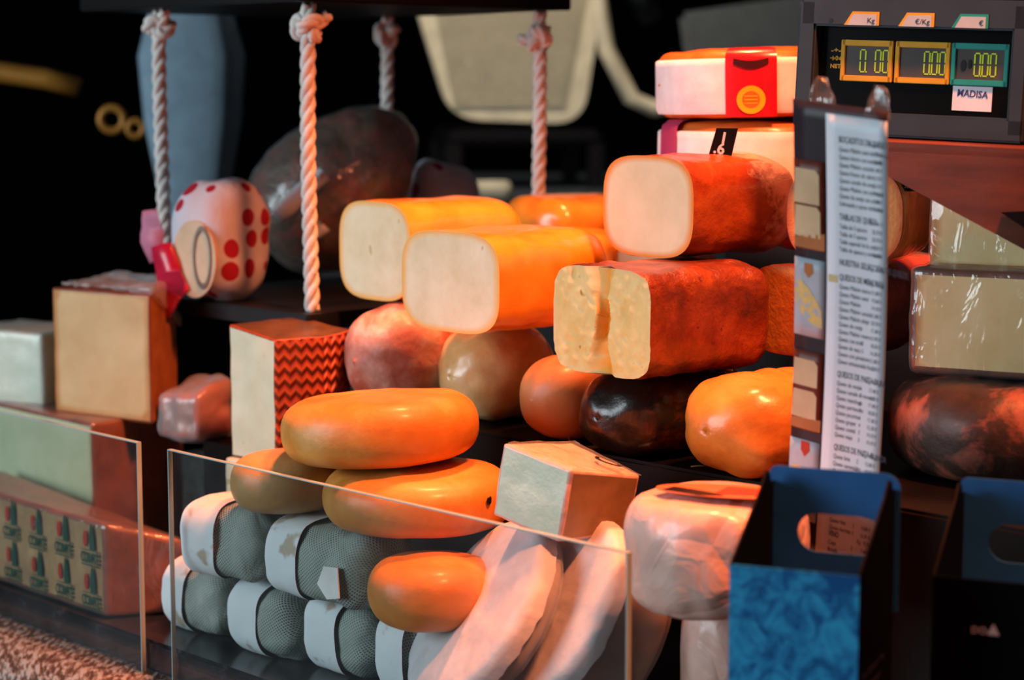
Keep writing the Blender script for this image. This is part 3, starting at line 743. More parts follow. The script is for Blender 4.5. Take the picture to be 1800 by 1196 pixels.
# ---------------------------------------------------------------- bundles in netted gauze
def bundle(px, py, z, label, seed, L=.107, W=.086, Ht=.0725, band=(.012, .062), yaw=0):
    t = thing('wrapped_cheese', label, 'cheese', onz(px, py, z), YAW_U + D(yaw), 'gauze-wrapped bundles behind the pane')
    bm = loaf(L, W, Ht, 3.0, .022, .03, amp=.0035, freq=34, seed=seed)
    # gathers of the cloth at the right end
    for v in bm.verts:
        if v.co.x > L * .62:
            a = math.atan2(v.co.z - Ht / 2, v.co.y - W / 2); k = (v.co.x - L * .62) / (L * .38)
            v.co.y += .0024 * k * math.cos(a) * math.sin(a * 7 + seed); v.co.z += .0024 * k * math.sin(a) * math.sin(a * 7 + seed)
    for v in bm.verts: v.co.z = max(v.co.z, 0)
    link('gauze', bm, M['net'], t)
    bm = bmesh.new(); uvl = bm.loops.layers.uv.new('UVMap'); seg = 72; rings = []
    nb = 9
    for k in range(nb + 1):
        x = band[0] + (band[1] - band[0]) * k / nb; row = []
        rf = .022; ins = rf * (1 - math.sqrt(max(0, 1 - (1 - x / rf) ** 2))) if x < rf else 0
        for q in range(seg):
            a = 2 * math.pi * q / seg
            wob = .0015 * math.sin(a * 3 + seed)
            y = (W / 2 - ins + .0035) * sgnpow(math.cos(a), 2 / 3.0); zz = (Ht / 2 - ins + .0032) * sgnpow(math.sin(a), 2 / 3.0)
            row.append(bm.verts.new((x + wob, W / 2 + y, max(-.0002, Ht / 2 + zz))))
        rings.append(row)
    for k in range(nb):
        for q in range(seg):
            q2 = (q + 1) % seg
            f = bm.faces.new((rings[k][q], rings[k][q2], rings[k + 1][q2], rings[k + 1][q]))
            for lp, uv in zip(f.loops, ((k / nb, q / seg), (k / nb, (q + 1) / seg), ((k + 1) / nb, (q + 1) / seg), ((k + 1) / nb, q / seg))): lp[uvl].uv = uv
    rough_up(bm, .0012, 40, seed)
    for v in bm.verts: v.co.z = max(v.co.z, 0)
    link('paper_band', bm, M['band'], t); return t
bundle(276, 1100, Z_TRAY + .0005, 'gauze-wrapped bundle at the left end of the bottom row, partly outside pane', 1, band=(.0, .052))
bundle(391, 1140, Z_TRAY + .0005, 'gauze-wrapped bundle in the bottom row, second from left', 2)
bundle(523, 1172, Z_TRAY + .0005, 'gauze-wrapped bundle in the bottom row, third from left', 3)
bundle(646, 1212, Z_TRAY + .0005, 'gauze-wrapped bundle in the bottom row, fourth, beside the white paper disc', 4, L=.066, band=(.010, .052))
bundle(305, 1006, .9725, 'gauze-wrapped bundle on top of the stack, left one', 5, L=.12, yaw=6)
t = bundle(455, 1040, .9722, 'gauze-wrapped bundle on top of the stack, right one with pale flap', 6, L=.15)
petal_pts = [(.098, .026), (.108, .044), (.128, .046), (.130, .018), (.112, .014)]
b = poly_plate(petal_pts, .0012); bmesh.ops.translate(b, vec=(0, -.0065, 0), verts=b.verts); link('paper_flap', b, M['paper'], t, False)

# ---------------------------------------------------------------- white cheeses at the right front
def leaning(px, py, Y, nrm, R, Ht, label, seed, body, spin=0):
    t = thing('wrapped_cheese', label, 'cheese', at(px, py, Y)); q = Vector(nrm).normalized()
    t.rotation_euler = (q.to_track_quat('Z', 'Y').to_matrix() @ Matrix.Rotation(spin, 3, 'Z')).to_euler()
    bm = wheel(R, Ht, 2.8, .02, seed=seed, amp=.0022, freq=24)
    bmesh.ops.translate(bm, vec=(0, 0, -Ht), verts=bm.verts)
    fb = inflate(bm, .0022, .0035, 26, seed)
    link('cheese_body', bm, body, t); link('film_wrap', fb, M['film_soft'], t)
    p = bmesh.new(); seg = 80; rr = [0, .25, .5, .72, .88, .97, 1.0, 1.02]; zz = [.0085, .0085, .008, .0075, .0065, .0045, -.001, -.009]; rows = []
    for r, z in zip(rr, zz):
        if r == 0: rows.append([p.verts.new((0, 0, z))]); continue
        rows.append([p.verts.new((r * R * 1.035 * math.cos(2 * math.pi * k / seg), r * R * 1.035 * math.sin(2 * math.pi * k / seg), z - (.006 * abs(noise.noise(Vector((k * .35, seed, 0)))) if r > .99 else 0))) for k in range(seg)])
    for a in range(len(rows) - 1):
        for k in range(seg):
            k2 = (k + 1) % seg
            if len(rows[a]) == 1: p.faces.new((rows[0][0], rows[1][k], rows[1][k2]))
            else: p.faces.new((rows[a][k], rows[a + 1][k], rows[a + 1][k2], rows[a][k2]))
    rough_up(p, .0016, 38, seed)
    link('paper_wrap', p, M['wax_paper'], t); return t
leaning(838, 1078, 1.74, (-.76, -.28, .58),   .090, .026, 'round cheese with white paper face, leaning, left of the pair behind the pane', 61, M['goat_side'])
leaning(974, 1072, 1.722, (-.79, -.33, .52), .086, .068, 'round cheese in white paper and cloudy film, leaning beside the pane end', 62, M['goat_side'])

t = film_block('cheese_wedge', 'small mint-white cut block with beige side on the leaning paper discs', [(-.076, 0), (0, 0), (.012, .085), (-.066, .085)], 0, [.066, .066, .052, .058], [1, 2, 2, 2], {0: ('top_rind', M['pink_paper']), 1: ('cut_face', M['white_goat']), 2: ('rind', M['goat_side'])}, at(983, 956, 1.70), (D(0), D(11), D(-40)), None, seed=63, bevel=.003)
bm = block([(-.073, .001), (.002, .001), (.015, .083), (-.064, .086)], [.0668, .0668, .0528, .0588], [.068, .068, .054, .060], [0, 0, 0, 0], cuts=10, bevel=.001); rough_up(bm, .0018, 45, 8)
link('film_wrap', bm, M['film_heavy'], t)
b = bmesh.new()
for k in range(14):
    a = D(200 + 11 * k); box_bm(b, (-.008 + .013 * math.cos(a), .066 + .010 * math.sin(a), .0612 - .0015 * math.sin(a)), (.0036, .0035, .0006), Euler((D(-9), 0, a + D(90))).to_matrix())
link('dark_print', b, M['black_board'], t, False)

def paper_wheel(px, py, Y, z, R, Ht, label, seed):
    c = at(px, py, Y); c.z = z
    t = thing('wrapped_cheese', label, 'cheese', c, D(30))
    bm = wheel(R, Ht, 3.0, .022, seed=seed, amp=.002, seg=128)
    for v in bm.verts:   # folded facets of the paper
        a = math.atan2(v.co.y, v.co.x); r = v.co.to_2d().length
        k = noise.noise(Vector((math.cos(a) * 3.5, math.sin(a) * 3.5, v.co.z * 26 + seed))) + .5 * noise.noise(Vector((a * 5, v.co.z * 60, seed)))
        if r > R * .6: v.co.x *= 1 + .030 * k; v.co.y *= 1 + .030 * k
    link('paper_wrap', bm, M['pink_paper'], t); return t
t = paper_wheel(1260, 1000, 1.615, 1.035, .074, .088, 'large round cheese in pinkish paper with an oval label on top', 64)
lb = bmesh.new(); disc = [(.060 * math.cos(2 * math.pi * k / 40), .026 * math.sin(2 * math.pi * k / 40)) for k in range(40)]
def flat_poly(pts, z, th, rz, off=(0, 0)):
    b = bmesh.new(); c, s = math.cos(rz), math.sin(rz)
    q = [(off[0] + x * c - y * s, off[1] + x * s + y * c) for x, y in pts]
    lo = [b.verts.new((x, y, z)) for x, y in q]; hi = [b.verts.new((x, y, z + th)) for x, y in q]
    b.faces.new(hi); b.faces.new(lo[::-1]); k = len(q)
    for i in range(k): b.faces.new((lo[i], lo[(i + 1) % k], hi[(i + 1) % k], hi[i]))
    return b
rz = -D(30) - D(18)
lo = link('label', flat_poly(disc, .0955, .0006, rz, (-.004, -.022)), M['seal_orange_dark'] if 'seal_orange_dark' in M else plain('label_orange_print', '#c46a4a', .4, .3), t, False)
link('label_emblem', flat_poly([(-.01, -.014), (.045, -.012), (.05, .012), (-.005, .016)], .0962, .0003, rz, (-.004, -.022)), plain('label_red_print', '#bb3a30', .4, .3), lo, False)
link('label_text_band', flat_poly([(-.052, -.012), (-.02, -.024), (.0, -.021), (-.012, -.012), (-.03, -.004), (-.046, .002)], .0965, .0003, rz, (-.004, -.022)), M['black_board'], lo, False)
paper_wheel(1312, 1150, 1.665, Z_TRAY + .0005, .056, .132, 'lower round cheese in pinkish paper, beside the blue carton', 65)

solo('cheese_crumb', wheel(.0035, .006, 2, .003, 10, .001, 200, 3), M['goat_side'], 'tiny pale crumb on the black step edge', 'crumb', onz(1000, 785, Z_STEP), 0)
bm = tube(bmesh.new(), [(-.008, 0, .001), (0, .001, .0012), (.008, -.001, .001)], .0007, 6)
solo('straw_bit', bm, M['goat_side'], 'thin pale straw bit lying on the step before the orange cheese', 'straw', onz(1230, 822, Z_STEP + .0003), D(10))

# ---------------------------------------------------------------- hanging shelf and ropes
YB = 2.22
rB = at(547, 548, YB); zs = rB.z
def along(p, dirv, px):
    # the point p + t*dirv that is seen in column px (shelf corners)
    lo, hi = -1.5, 1.5
    for _ in range(50):
        m = (lo + hi) / 2; q = p + dirv * m; dz = q.z - H
        x = 900 + FPX * q.x / (q.y * CP - dz * SP)
        lo, hi = (m, hi) if (x < px) == (along.sign > 0) else (lo, m)
    return p + dirv * m
along.sign = -1; rA = along(rB, -UD, 290)
along.sign = 1; rD = along(rB, VD, 947)
rC = rA + (rD - rB)
su = (rB - rA).length; sv = (rD - rB).length
t = thing('hanging_shelf', 'dark board hung on four white ropes, carrying the dotted bundle and brown cured piece', 'shelf', rA, YAW_U)
link('board', slab((su / 2, sv / 2, -.009), (su + .05, sv + .05, .018), .002), M['housing_dark'] if 'housing_dark' in M else plain('dark_blue_grey_board', '#0b0b10', .5, .3), t, False)
ztop = H + .088
t = thing('hanging_beam', 'dark red-brown board above, to which the four ropes are tied', 'beam', rA.xy.to_3d() + Vector((0, 0, ztop)), YAW_U)
link('board', slab((su / 2 - .05, sv / 2, .009), (su + .15, sv + .06, .018), .002), M['maroon_board'], t, False)
def strand_tube(bm, path, rr, pitch, r_off, seg=8):
    """three twisted strands following path"""
    pts = [Vector(p) for p in path]; ln = [0]
    for i in range(1, len(pts)): ln.append(ln[-1] + (pts[i] - pts[i - 1]).length)
    ups = []; ref = Vector((1, .13, .07))
    for i in range(len(pts)):
        tg = (pts[min(i + 1, len(pts) - 1)] - pts[max(i - 1, 0)]).normalized()
        ref = (ref - tg * ref.dot(tg)).normalized(); ups.append((ref.copy(), tg.cross(ref)))
    for s in range(3):
        q = []
        for p, l_, (a, b) in zip(pts, ln, ups):
            an = 2 * math.pi * (l_ / pitch + s / 3); q.append(p + (a * math.cos(an) + b * math.sin(an)) * r_off)
        tube(bm, q, rr, seg)
def rope(base, top_px, label, seed):
    t = thing('hanging_rope', label, 'rope', base, 0, 'ropes of the hanging shelf')
    hgt = ztop - base.z - .002
    bm = bmesh.new(); k = 120
    path = [Vector((.0012 * math.sin(i / k * 5 + seed), 0, hgt * i / k)) for i in range(k + 1)]
    strand_tube(bm, path, .0046, .052, .0042)
    link('strands', bm, M['rope'], t)
    bm = bmesh.new(); path = []
    for i in range(97):     # overhand knot just under the beam
        a = 2 * math.pi * i / 96
        path.append(Vector(((math.sin(a) + 2 * math.sin(2 * a)) * .0045, (math.cos(a) - 2 * math.cos(2 * a)) * .0045, -math.sin(3 * a) * .0075)))
    strand_tube(bm, path, .0042, .04, .0034)
    tail = [Vector((-.004, -.004, 0)) + Vector((-.011 * i / 8, -.004 * i / 8, .020 * i / 8)) for i in range(9)]
    strand_tube(bm, tail, .004, .04, .0032)
    bmesh.ops.rotate(bm, matrix=Euler((D(20 * seed), D(10), D(70 * seed))).to_matrix(), cent=(0, 0, 0), verts=bm.verts)
    kz = H - base.z - top_px
    bmesh.ops.translate(bm, vec=(0, 0, kz), verts=bm.verts)
    link('knot', bm, M['rope'], t)
eps = Vector((0, 0, .0005))
rope(rA + eps, -.068, 'white twisted rope at far left, by the pink-dotted bundle', 1)
rope(rB + eps, -.062, 'white twisted rope in front of the brown cured piece', 2)
rope(rC + eps, -.064, 'white twisted rope behind the brown cured piece, upper middle', 3)
rope(rD + eps, -.056, 'white twisted rope left of the stacked banded cheeses', 4)

# things on the shelf
zs0 = zs + .0005
def onshelf(px, Y): 
    p = at(px, 500, Y); p.z = zs0; return p
t = thing('cloth_bundle', 'white cloth bundle with red dots, pink ribbon and cream label on the shelf', 'food bundle', onshelf(384, 2.36), D(-30))
bm = loaf(.092, .1, .135, 2.6, .03, .03, amp=.006, freq=16, seed=71, taper=-.05); bmesh.ops.translate(bm, vec=(-.046, -.05, 0), verts=bm.verts)
for v in bm.verts: v.co.x *= 1.08 - .9 * max(0, v.co.z - .09) ; v.co.y *= 1.05 - 1.2 * max(0, v.co.z - .09)
link('cloth', bm, M['polka'], t)
def petal(pts, name, mat, loc, par, seed):
    bm = poly_plate(pts, .003); bmesh.ops.subdivide_edges(bm, edges=list(bm.edges), cuts=3, use_grid_fill=True); bmesh.ops.triangulate(bm, faces=[f for f in bm.faces if len(f.verts) > 4])
    bmesh.ops.translate(bm, vec=loc, verts=bm.verts); rough_up(bm, .004, 30, seed); return link(name, bm, mat, par)
petal([(-.02, .05), (.005, .058), (.018, .03), (.03, .005), (.012, -.012), (0, -.03), (-.018, -.022), (-.016, .01)], 'foil_tag', M['crimson'], (-.024, -.062, .010), t, 3)
petal([(-.015, .05), (.004, .056), (.012, .03), (.008, .0), (-.008, -.01), (-.02, .015)], 'ribbon', M['pink_cloth'], (-.052, -.05, .05), t, 4)
bm = bmesh.new(); disc_bm(bm, (.012, .05), .030, .044, -.058, .004)
rough_up(bm, .001, 40, 4); lo = link('oval_label', bm, M['ham_paper'], t, False)
bm = bmesh.new(); disc_bm(bm, (.024, .052), .013, .036, -.0595, .001, hole=.82); link('label_ring', bm, M['brown_top'], lo, False)
t = thing('cured_piece', 'big brown cured piece in clear film with a silver strip label on the shelf', 'cured food', onshelf(596, 2.54) + Vector((0, 0, .121)), (0, D(-44), D(12)))
bm = bmesh.new(); bmesh.ops.create_icosphere(bm, subdivisions=5, radius=1); layers(bm)
for v in bm.verts:
    x, y, z = v.co; k = 1 - .22 * x
    v.co = Vector((x * .116, y * .078 * k, z * .086 * k))
rough_up(bm, .004, 22, 72); fb = inflate(bm, .002, .005, 24, 7)
link('cured_meat', bm, M['cocoa'], t); link('film_wrap', fb, M['film_heavy'], t)
petal([(0, -.008), (.075, -.011), (.078, .011), (0, .011)], 'silver_label', M['silver'], (-.082, -.090, .034), t, 5)
petal([(0, 0), (.022, -.004), (.024, .014), (.002, .018)], 'small_label', M['silver'], (-.072, -.086, -.016), t, 6)
t = solo('cloth_bundle', loaf(.09, .1, .155, 3.2, .025, .025, amp=.004, freq=18, seed=73, taper=.12), M['polka_cream'] if 'polka_cream' in M else M['polka'], 'second red-dotted bundle on the shelf, behind the yellow loaves', 'food bundle', onshelf(770, 2.60) + Vector((-.03, -.0, 0)), D(10))

# ---------------------------------------------------------------- scale, its bracket, menu card
t = thing('price_scale', 'dark slate price scale display with three grey readouts above the menu card', 'scale', at(1398, 207, 1.87), (0, D(2.2), D(-28)))
t.scale = (1.05, 1, 1)
sw, sh = .197, .098
fr = bmesh.new()
for c, s in (((sw / 2, .03, sh - .002), (sw, .06, .026)), ((sw / 2, .03, -.0045 + .002), (sw, .06, .021)), ((.006, .03, sh / 2), (.016, .06, sh + .016)), ((sw - .007, .03, sh / 2), (.014, .06, sh + .016)), ((sw / 2, .055, sh / 2), (sw, .012, sh))): box_bm(fr, c, s, None, 0, .002)
link('housing', fr, M['housing'], t, False)
link('window', slab((sw / 2, .016, .042), (sw - .03, .004, .086)), M['black_glossy'], t, False)
SEG = {'a': ((0, 1), (1, 1)), 'b': ((1, 1), (1, .5)), 'c': ((1, .5), (1, 0)), 'd': ((0, 0), (1, 0)), 'e': ((0, .5), (0, 0)), 'f': ((0, 1), (0, .5)), 'g': ((0, .5), (1, .5))}
def digits(bm, txt, x, z, w_, h_, th, y):
    for ch in txt:
        if ch == '.': box_bm(bm, (x - w_ * .22, y, z), (th, .0005, th)); continue
        if ch == ' ': x += w_ * 1.45; continue
        for k in 'abcdef':
            (x0, z0), (x1, z1) = SEG[k]
            cx, cz = x + w_ * (x0 + x1) / 2, z + h_ * (z0 + z1) / 2
            box_bm(bm, (cx, y, cz), (th if x0 == x1 else w_ * .8, .0005, th if z0 == z1 else h_ * .42))
        x += w_ * 1.45
def lcd(x0, x1, fmat, txt, xs, blob=False):
    z0, z1 = .0375, .0690
    f = bmesh.new()
    for c, s in ((((x0 + x1) / 2, .0125, z1), (x1 - x0, .003, .0052)), (((x0 + x1) / 2, .0125, z0), (x1 - x0, .003, .0052)), ((x0 + .0012, .0125, (z0 + z1) / 2), (.0040, .003, z1 - z0 + .0052)), ((x1 - .0012, .0125, (z0 + z1) / 2), (.0040, .003, z1 - z0 + .0052))): box_bm(f, c, s, None, 0, .0006)
    fo = link('readout_frame', f, fmat, t, False)
    link('lcd_screen', slab(((x0 + x1) / 2, .0132, (z0 + z1) / 2), (x1 - x0 - .003, .001, z1 - z0 - .003)), M['lcd'], fo, False)
    d = bmesh.new(); digits(d, txt, xs, .0435, .0046, .0195, .0012, .0125); link('digits', d, M['digit'], fo, False)
    if blob:
        d = bmesh.new(); disc_bm(d, (x0 + .0095, .0520), .0023, .005, .0122); disc_bm(d, (x0 + .015, .0535), .0015, .004, .0122); link('screen_blot', d, M['black_board'], fo, False)
lcd(.0350, .0795, M['yellow_frame'], '0. 00', .0515)
lcd(.0830, .1290, M['yellow_frame'], '0.00', .1075)
lcd(.1315, .1785, M['teal_frame'], '0.00', .1505, True)
def taglet(x, mat, txt):
    pts = [(x, .0845), (x + .0305, .0845), (x + .0305, .0965), (x + .007, .0965)]
    b = poly_plate(pts, .001); bmesh.ops.translate(b, vec=(0, -.001, 0), verts=b.verts); o = link('unit_label', b, mat, t, False)
    b = poly_plate([(x + .0030, .0845), (x + .0285, .0845), (x + .0285, .0942), (x + .008, .0942)], .0005); bmesh.ops.translate(b, vec=(0, -.0014, 0), verts=b.verts); link('label_panel', b, M['label_grey'], o, False)
    b = text_bm(bmesh.new(), txt, .0062, Matrix.Translation((x + .027, -.0016, .0868)) @ XZ, align='RIGHT'); link('unit_print', b, M['dark_ink'], o, False)
taglet(.0395, M['yellow_frame'], 'Kg'); taglet(.0870, M['yellow_frame'], '€/Kg'); taglet(.1325, M['teal_frame'], '€')
b = bmesh.new(); text_bm(b, '-÷-', .0075, Matrix.Translation((.0245, .0135, .0595)) @ XZ, bold=.0002); text_bm(b, '→0←', .0055, Matrix.Translation((.0235, .0135, .0530)) @ XZ, bold=.0002); text_bm(b, 'NET', .005, Matrix.Translation((.0245, .0135, .0460)) @ XZ, bold=.0002)
link('key_marks', b, M['yellow_frame'], t, False)
st = link('paper_sticker', slab((.150, .0135, .0235), (.0335, .0006, .0215)), M['sticker'], t, False)
b = bmesh.new(); text_bm(b, 'MADISA', .0085, Matrix.Translation((.150, .0129, .0250)) @ XZ @ Matrix.Rotation(D(-3), 4, 'Z'), align='CENTER', sx=.86, bold=.0001)
link('handwriting', b, M['blue_ink'], st, False)
b = bmesh.new(); disc_bm(b, (.0275, .088), .002, .002, -.0003); link('level_mark', b, M['black_board'], t, False)

# wooden bracket that carries the scale, fixed to a post beyond the frame
t = thing('wooden_bracket', 'red-brown wooden bracket with slanted lower edge under the price scale', 'bracket', at(1545, 259, 1.755), (0, D(2.2), D(-28)))
t.scale = (1.12, 1, 1)
link('gusset', poly_plate([(-.03, 0), (.20, .002), (.20, -.122), (.126, -.083), (.008, -.024), (-.03, -.006)], .02), M['wood'], t, False)
link('shelf_board', slab((.09, .045, .001), (.24, .09, .008)), M['wood'], t, False)
b = poly_plate([(.20, -.035), (.20, -.112), (.098, -.048)], .006); bmesh.ops.translate(b, vec=(0, -.007, 0), verts=b.verts); link('brace', b, M['maroon_board'], t, False)
link('post', slab((.23, .03, -.0), (.06, .06, .56)), M['wood'], t, False)

# menu card: hangs tilted, seen obliquely
e1 = Vector((.68, -.72, -.125)).normalized(); e2 = Vector((-.014, -.205, .976)); e2 = (e2 - e1 * e2.dot(e1)).normalized(); en = e1.cross(e2)   # en points to the back
card = thing('menu_card', 'tall menu card hanging from the scale, dark photo column and white price list', 'menu')
CW, CH = .106, .402
card.matrix_world = Matrix.Translation(at(1399, 172, 1.60)) @ Matrix((e1, -en, e2)).transposed().to_4x4() @ Matrix.Diagonal((.80, .94, .94, 1))
card.rotation_mode = 'XYZ'
def bend(x, z):   # the card bows a little
    k = -z / CH
    return .010 * math.sin(math.pi * min(1, k)) * .8 - .004 * math.cos(x / CW * math.pi) 
def bend_bm(b):
    for v in b.verts: v.co.y += bend(v.co.x, v.co.z)
    return b
def sheet(x0, x1, z0, z1, y, th=.0005, nx=6, nz=28):
    b = bmesh.new(); g = [[[b.verts.new((x0 + (x1 - x0) * i / nx, y + s * th, z0 + (z1 - z0) * j / nz)) for j in range(nz + 1)] for i in range(nx + 1)] for s in (0, 1)]
    for i in range(nx):
        for j in range(nz):
            for s in (0, 1): b.faces.new((g[s][i][j], g[s][i + 1][j], g[s][i + 1][j + 1], g[s][i][j + 1]))
    for s_, rng in (('z', nx), ('x', nz)):
        for q in range(rng):
            for e in (0, -1):
                if s_ == 'z': b.faces.new((g[0][q][e], g[0][q + 1][e], g[1][q + 1][e], g[1][q][e]))
                else: b.faces.new((g[0][e][q], g[0][e][q + 1], g[1][e][q + 1], g[1][e][q]))
    return bend_bm(b)
link('card_sheet', sheet(0, CW, -CH, 0, 0), M['card_dark'], card)
XL = .0385
wp = link('price_list', sheet(XL, CW, -CH, -.008, -.0006), M['card_white'], card)
b = bmesh.new(); y = -.0007
LINES = [('BOCADITOS DE QUESO', 1), 'Queso Mahón semi de Menorca', 'Queso tierno con membrillo', 'Queso Mahón curado', 'Queso fresco de cabra', 'Queso curado de oveja', 'Queso Mahón con sobrasada', 'Queso de oveja con aceite', 'Sobrasada y queso de la casa', '',
         ('TABLAS DE QUESO', 1), 'Tabla de 3 quesos', 'Tabla de 5 quesos', 'Tabla especial de la casa', 'Tabla de quesos y embutido', '',
         ('NUESTRA SELECCIÓN DE QUESOS', 2), '', ('QUESOS DE MENORCA', 1), 'Queso Mahón tierno', 'Queso Mahón semi', 'Queso Mahón', 'Queso Mahón curado', 'Queso Mahón añejo', 'Queso de oveja', 'Queso Mahón reserva', 'Queso con trufa', 'Queso de vaca', 'Queso con pimentón', 'Queso artesano de finca', '',
         ('QUESOS DE PASTA DURA', 1), 'Queso de oveja', 'Queso curado al romero', 'Queso manchego', 'Queso parmesano', 'Queso pecorino', 'Queso gruyer', 'Queso comté', 'Queso viejo', '',
         ('QUESOS DE PASTA BLANDA', 1), 'Queso brie', 'Queso camembert', 'Queso azul', 'Torta de oveja', 'Queso de cabra', 'Queso munster', 'Queso fresco', 'Queso ricotta', '', 'Queso feta', 'Queso burrata', ('VINO', 1), 'Copa', 'Botella']
z = -.031
for ln in LINES:
    hd = isinstance(ln, tuple); s_ = ln[0] if hd else ln
    if hd:
        text_bm(b, s_, .0078, Matrix.Translation((XL + .014, y, z)) @ XZ, sx=.62 if ln[1] == 1 else .66, bold=.0001)
        text_bm(b, 'Ración ½' if 'BOCA' in s_ or 'TABLA' in s_ else 'Kg   €/Kg', .0056, Matrix.Translation((CW - .004, y, z)) @ XZ, align='RIGHT', sx=.75, bold=0)
    elif s_:
        text_bm(b, s_, .0058, Matrix.Translation((XL + .014, y, z)) @ XZ, sx=.72)
        text_bm(b, '%d,%d0 €' % (3 + len(s_) % 19, len(s_) % 10), .0052, Matrix.Translation((CW - .005, y, z)) @ XZ, align='RIGHT', sx=.75)
        if z < -.20: text_bm(b, '%d' % (len(s_) % 9 + 1), .0052, Matrix.Translation((CW - .025, y, z)) @ XZ, align='RIGHT', sx=.75)
    z -= .0076 if hd else (.0066 if s_ else .0054)
for v in b.verts: v.co.y += bend(v.co.x, v.co.z)
link('printed_text', b, M['dark_ink'], wp, False)
b = bend_bm(slab((XL + .007, -.0007, -.149), (.010, .0004, .0065))); link('yellow_mark', b, M['seal_yellow_soft'] if 'seal_yellow_soft' in M else plain('pale_yellow_print', '#cbbd86', .5), wp, False)
M['photo_red'] = plain('photo_red_brown', '#6a2a1c', .45, .3, var=.1); M['photo_cheese'] = plain('photo_cream', '#c9b08a', .45, .3, var=.05); M['photo_plate'] = plain('photo_plate', '#a9b2bd', .45, .3, var=.05)
M['photo_rind'] = plain('photo_rind', '#a86a3a', .45, .3); M['photo_curd'] = rind('photo_curd', [(.4, '#a9b2bd'), (.5, '#d9b860'), (.7, '#e0c88a')], 120, .5)
def photo(z1, z0, bg, shapes):
    p = link('printed_photo', sheet(.0, XL - .002, z0, z1, -.0006, nx=4, nz=6), bg, card)
    for nm, pts, mat in shapes:
        q = poly_plate(pts, .0003); bmesh.ops.triangulate(q, faces=q.faces); bmesh.ops.subdivide_edges(q, edges=list(q.edges), cuts=3, use_grid_fill=True); bmesh.ops.translate(q, vec=(0, -.0009, 0), verts=q.verts); link(nm, bend_bm(q), mat, p, False)
def rr(x0, x1, z0, z1, r=.004): return [(x0, z0), (x1, z0), (x1, z1 - r), (x1 - r, z1), (x0 + r * .4, z1)]
photo(-.050, -.128, M['photo_red'], [('pictured_board', [(.0, -.127), (.036, -.127), (.036, -.112), (.0, -.118)], M['photo_rind']), ('pictured_cheese', rr(.0, .030, -.088, -.058), M['photo_cheese']), ('pictured_cheese', rr(.0, .031, -.117, -.090), M['photo_cheese'])])
photo(-.136, -.205, M['photo_plate'], [('pictured_walnut', [(.012, -.140), (.022, -.140), (.023, -.148), (.017, -.153), (.012, -.148)], M['photo_rind']), ('pictured_shavings', [(.0, -.158), (.010, -.156), (.022, -.166), (.033, -.180), (.034, -.196), (.022, -.193), (.010, -.186), (.002, -.176)], M['photo_curd'])])
photo(-.218, -.290, M['photo_red'], [('pictured_board', [(.0, -.289), (.036, -.289), (.036, -.278), (.0, -.280)], M['photo_rind']), ('pictured_cheese', rr(.0, .030, -.250, -.226), M['photo_cheese']), ('pictured_cheese', rr(.0, .030, -.279, -.254), M['photo_cheese'])])
photo(-.299, -.372, M['photo_plate'], [('pictured_tomato', [(.014, -.300), (.024, -.300), (.025, -.308), (.019, -.314), (.014, -.308)], M['red_ink']), ('pictured_wedge', [(.0, -.370), (.030, -.370), (.020, -.325), (.004, -.322)], M['photo_curd'])])
# clear clips that hold the card under the scale
def clip(px, py, Y, label):
    t = thing('plastic_clip', label, 'clip', at(px, py, Y), (0, 0, D(-20)), 'clear film clips holding the menu card')
    bm = block([(-.011, -.004), (.011, -.006), (.009, .004), (-.009, .006)], [-.012, -.015, -.012, -.010], [.012, .008, .012, .010], [0, 0, 0, 0], cuts=5, bevel=.001)
    for v in bm.verts: v.co.x *= .75 - v.co.z * 38 if v.co.z > 0 else .75 + abs(v.co.z) * 10
    rough_up(bm, .003, 90, px); link('film_loop', bm, M['film_heavy'], t)
clip(1446, 163, 1.59, 'crinkled clear clip at the left top corner of the menu card')
clip(1545, 176, 1.555, 'crinkled clear clip at the right top corner of the menu card')

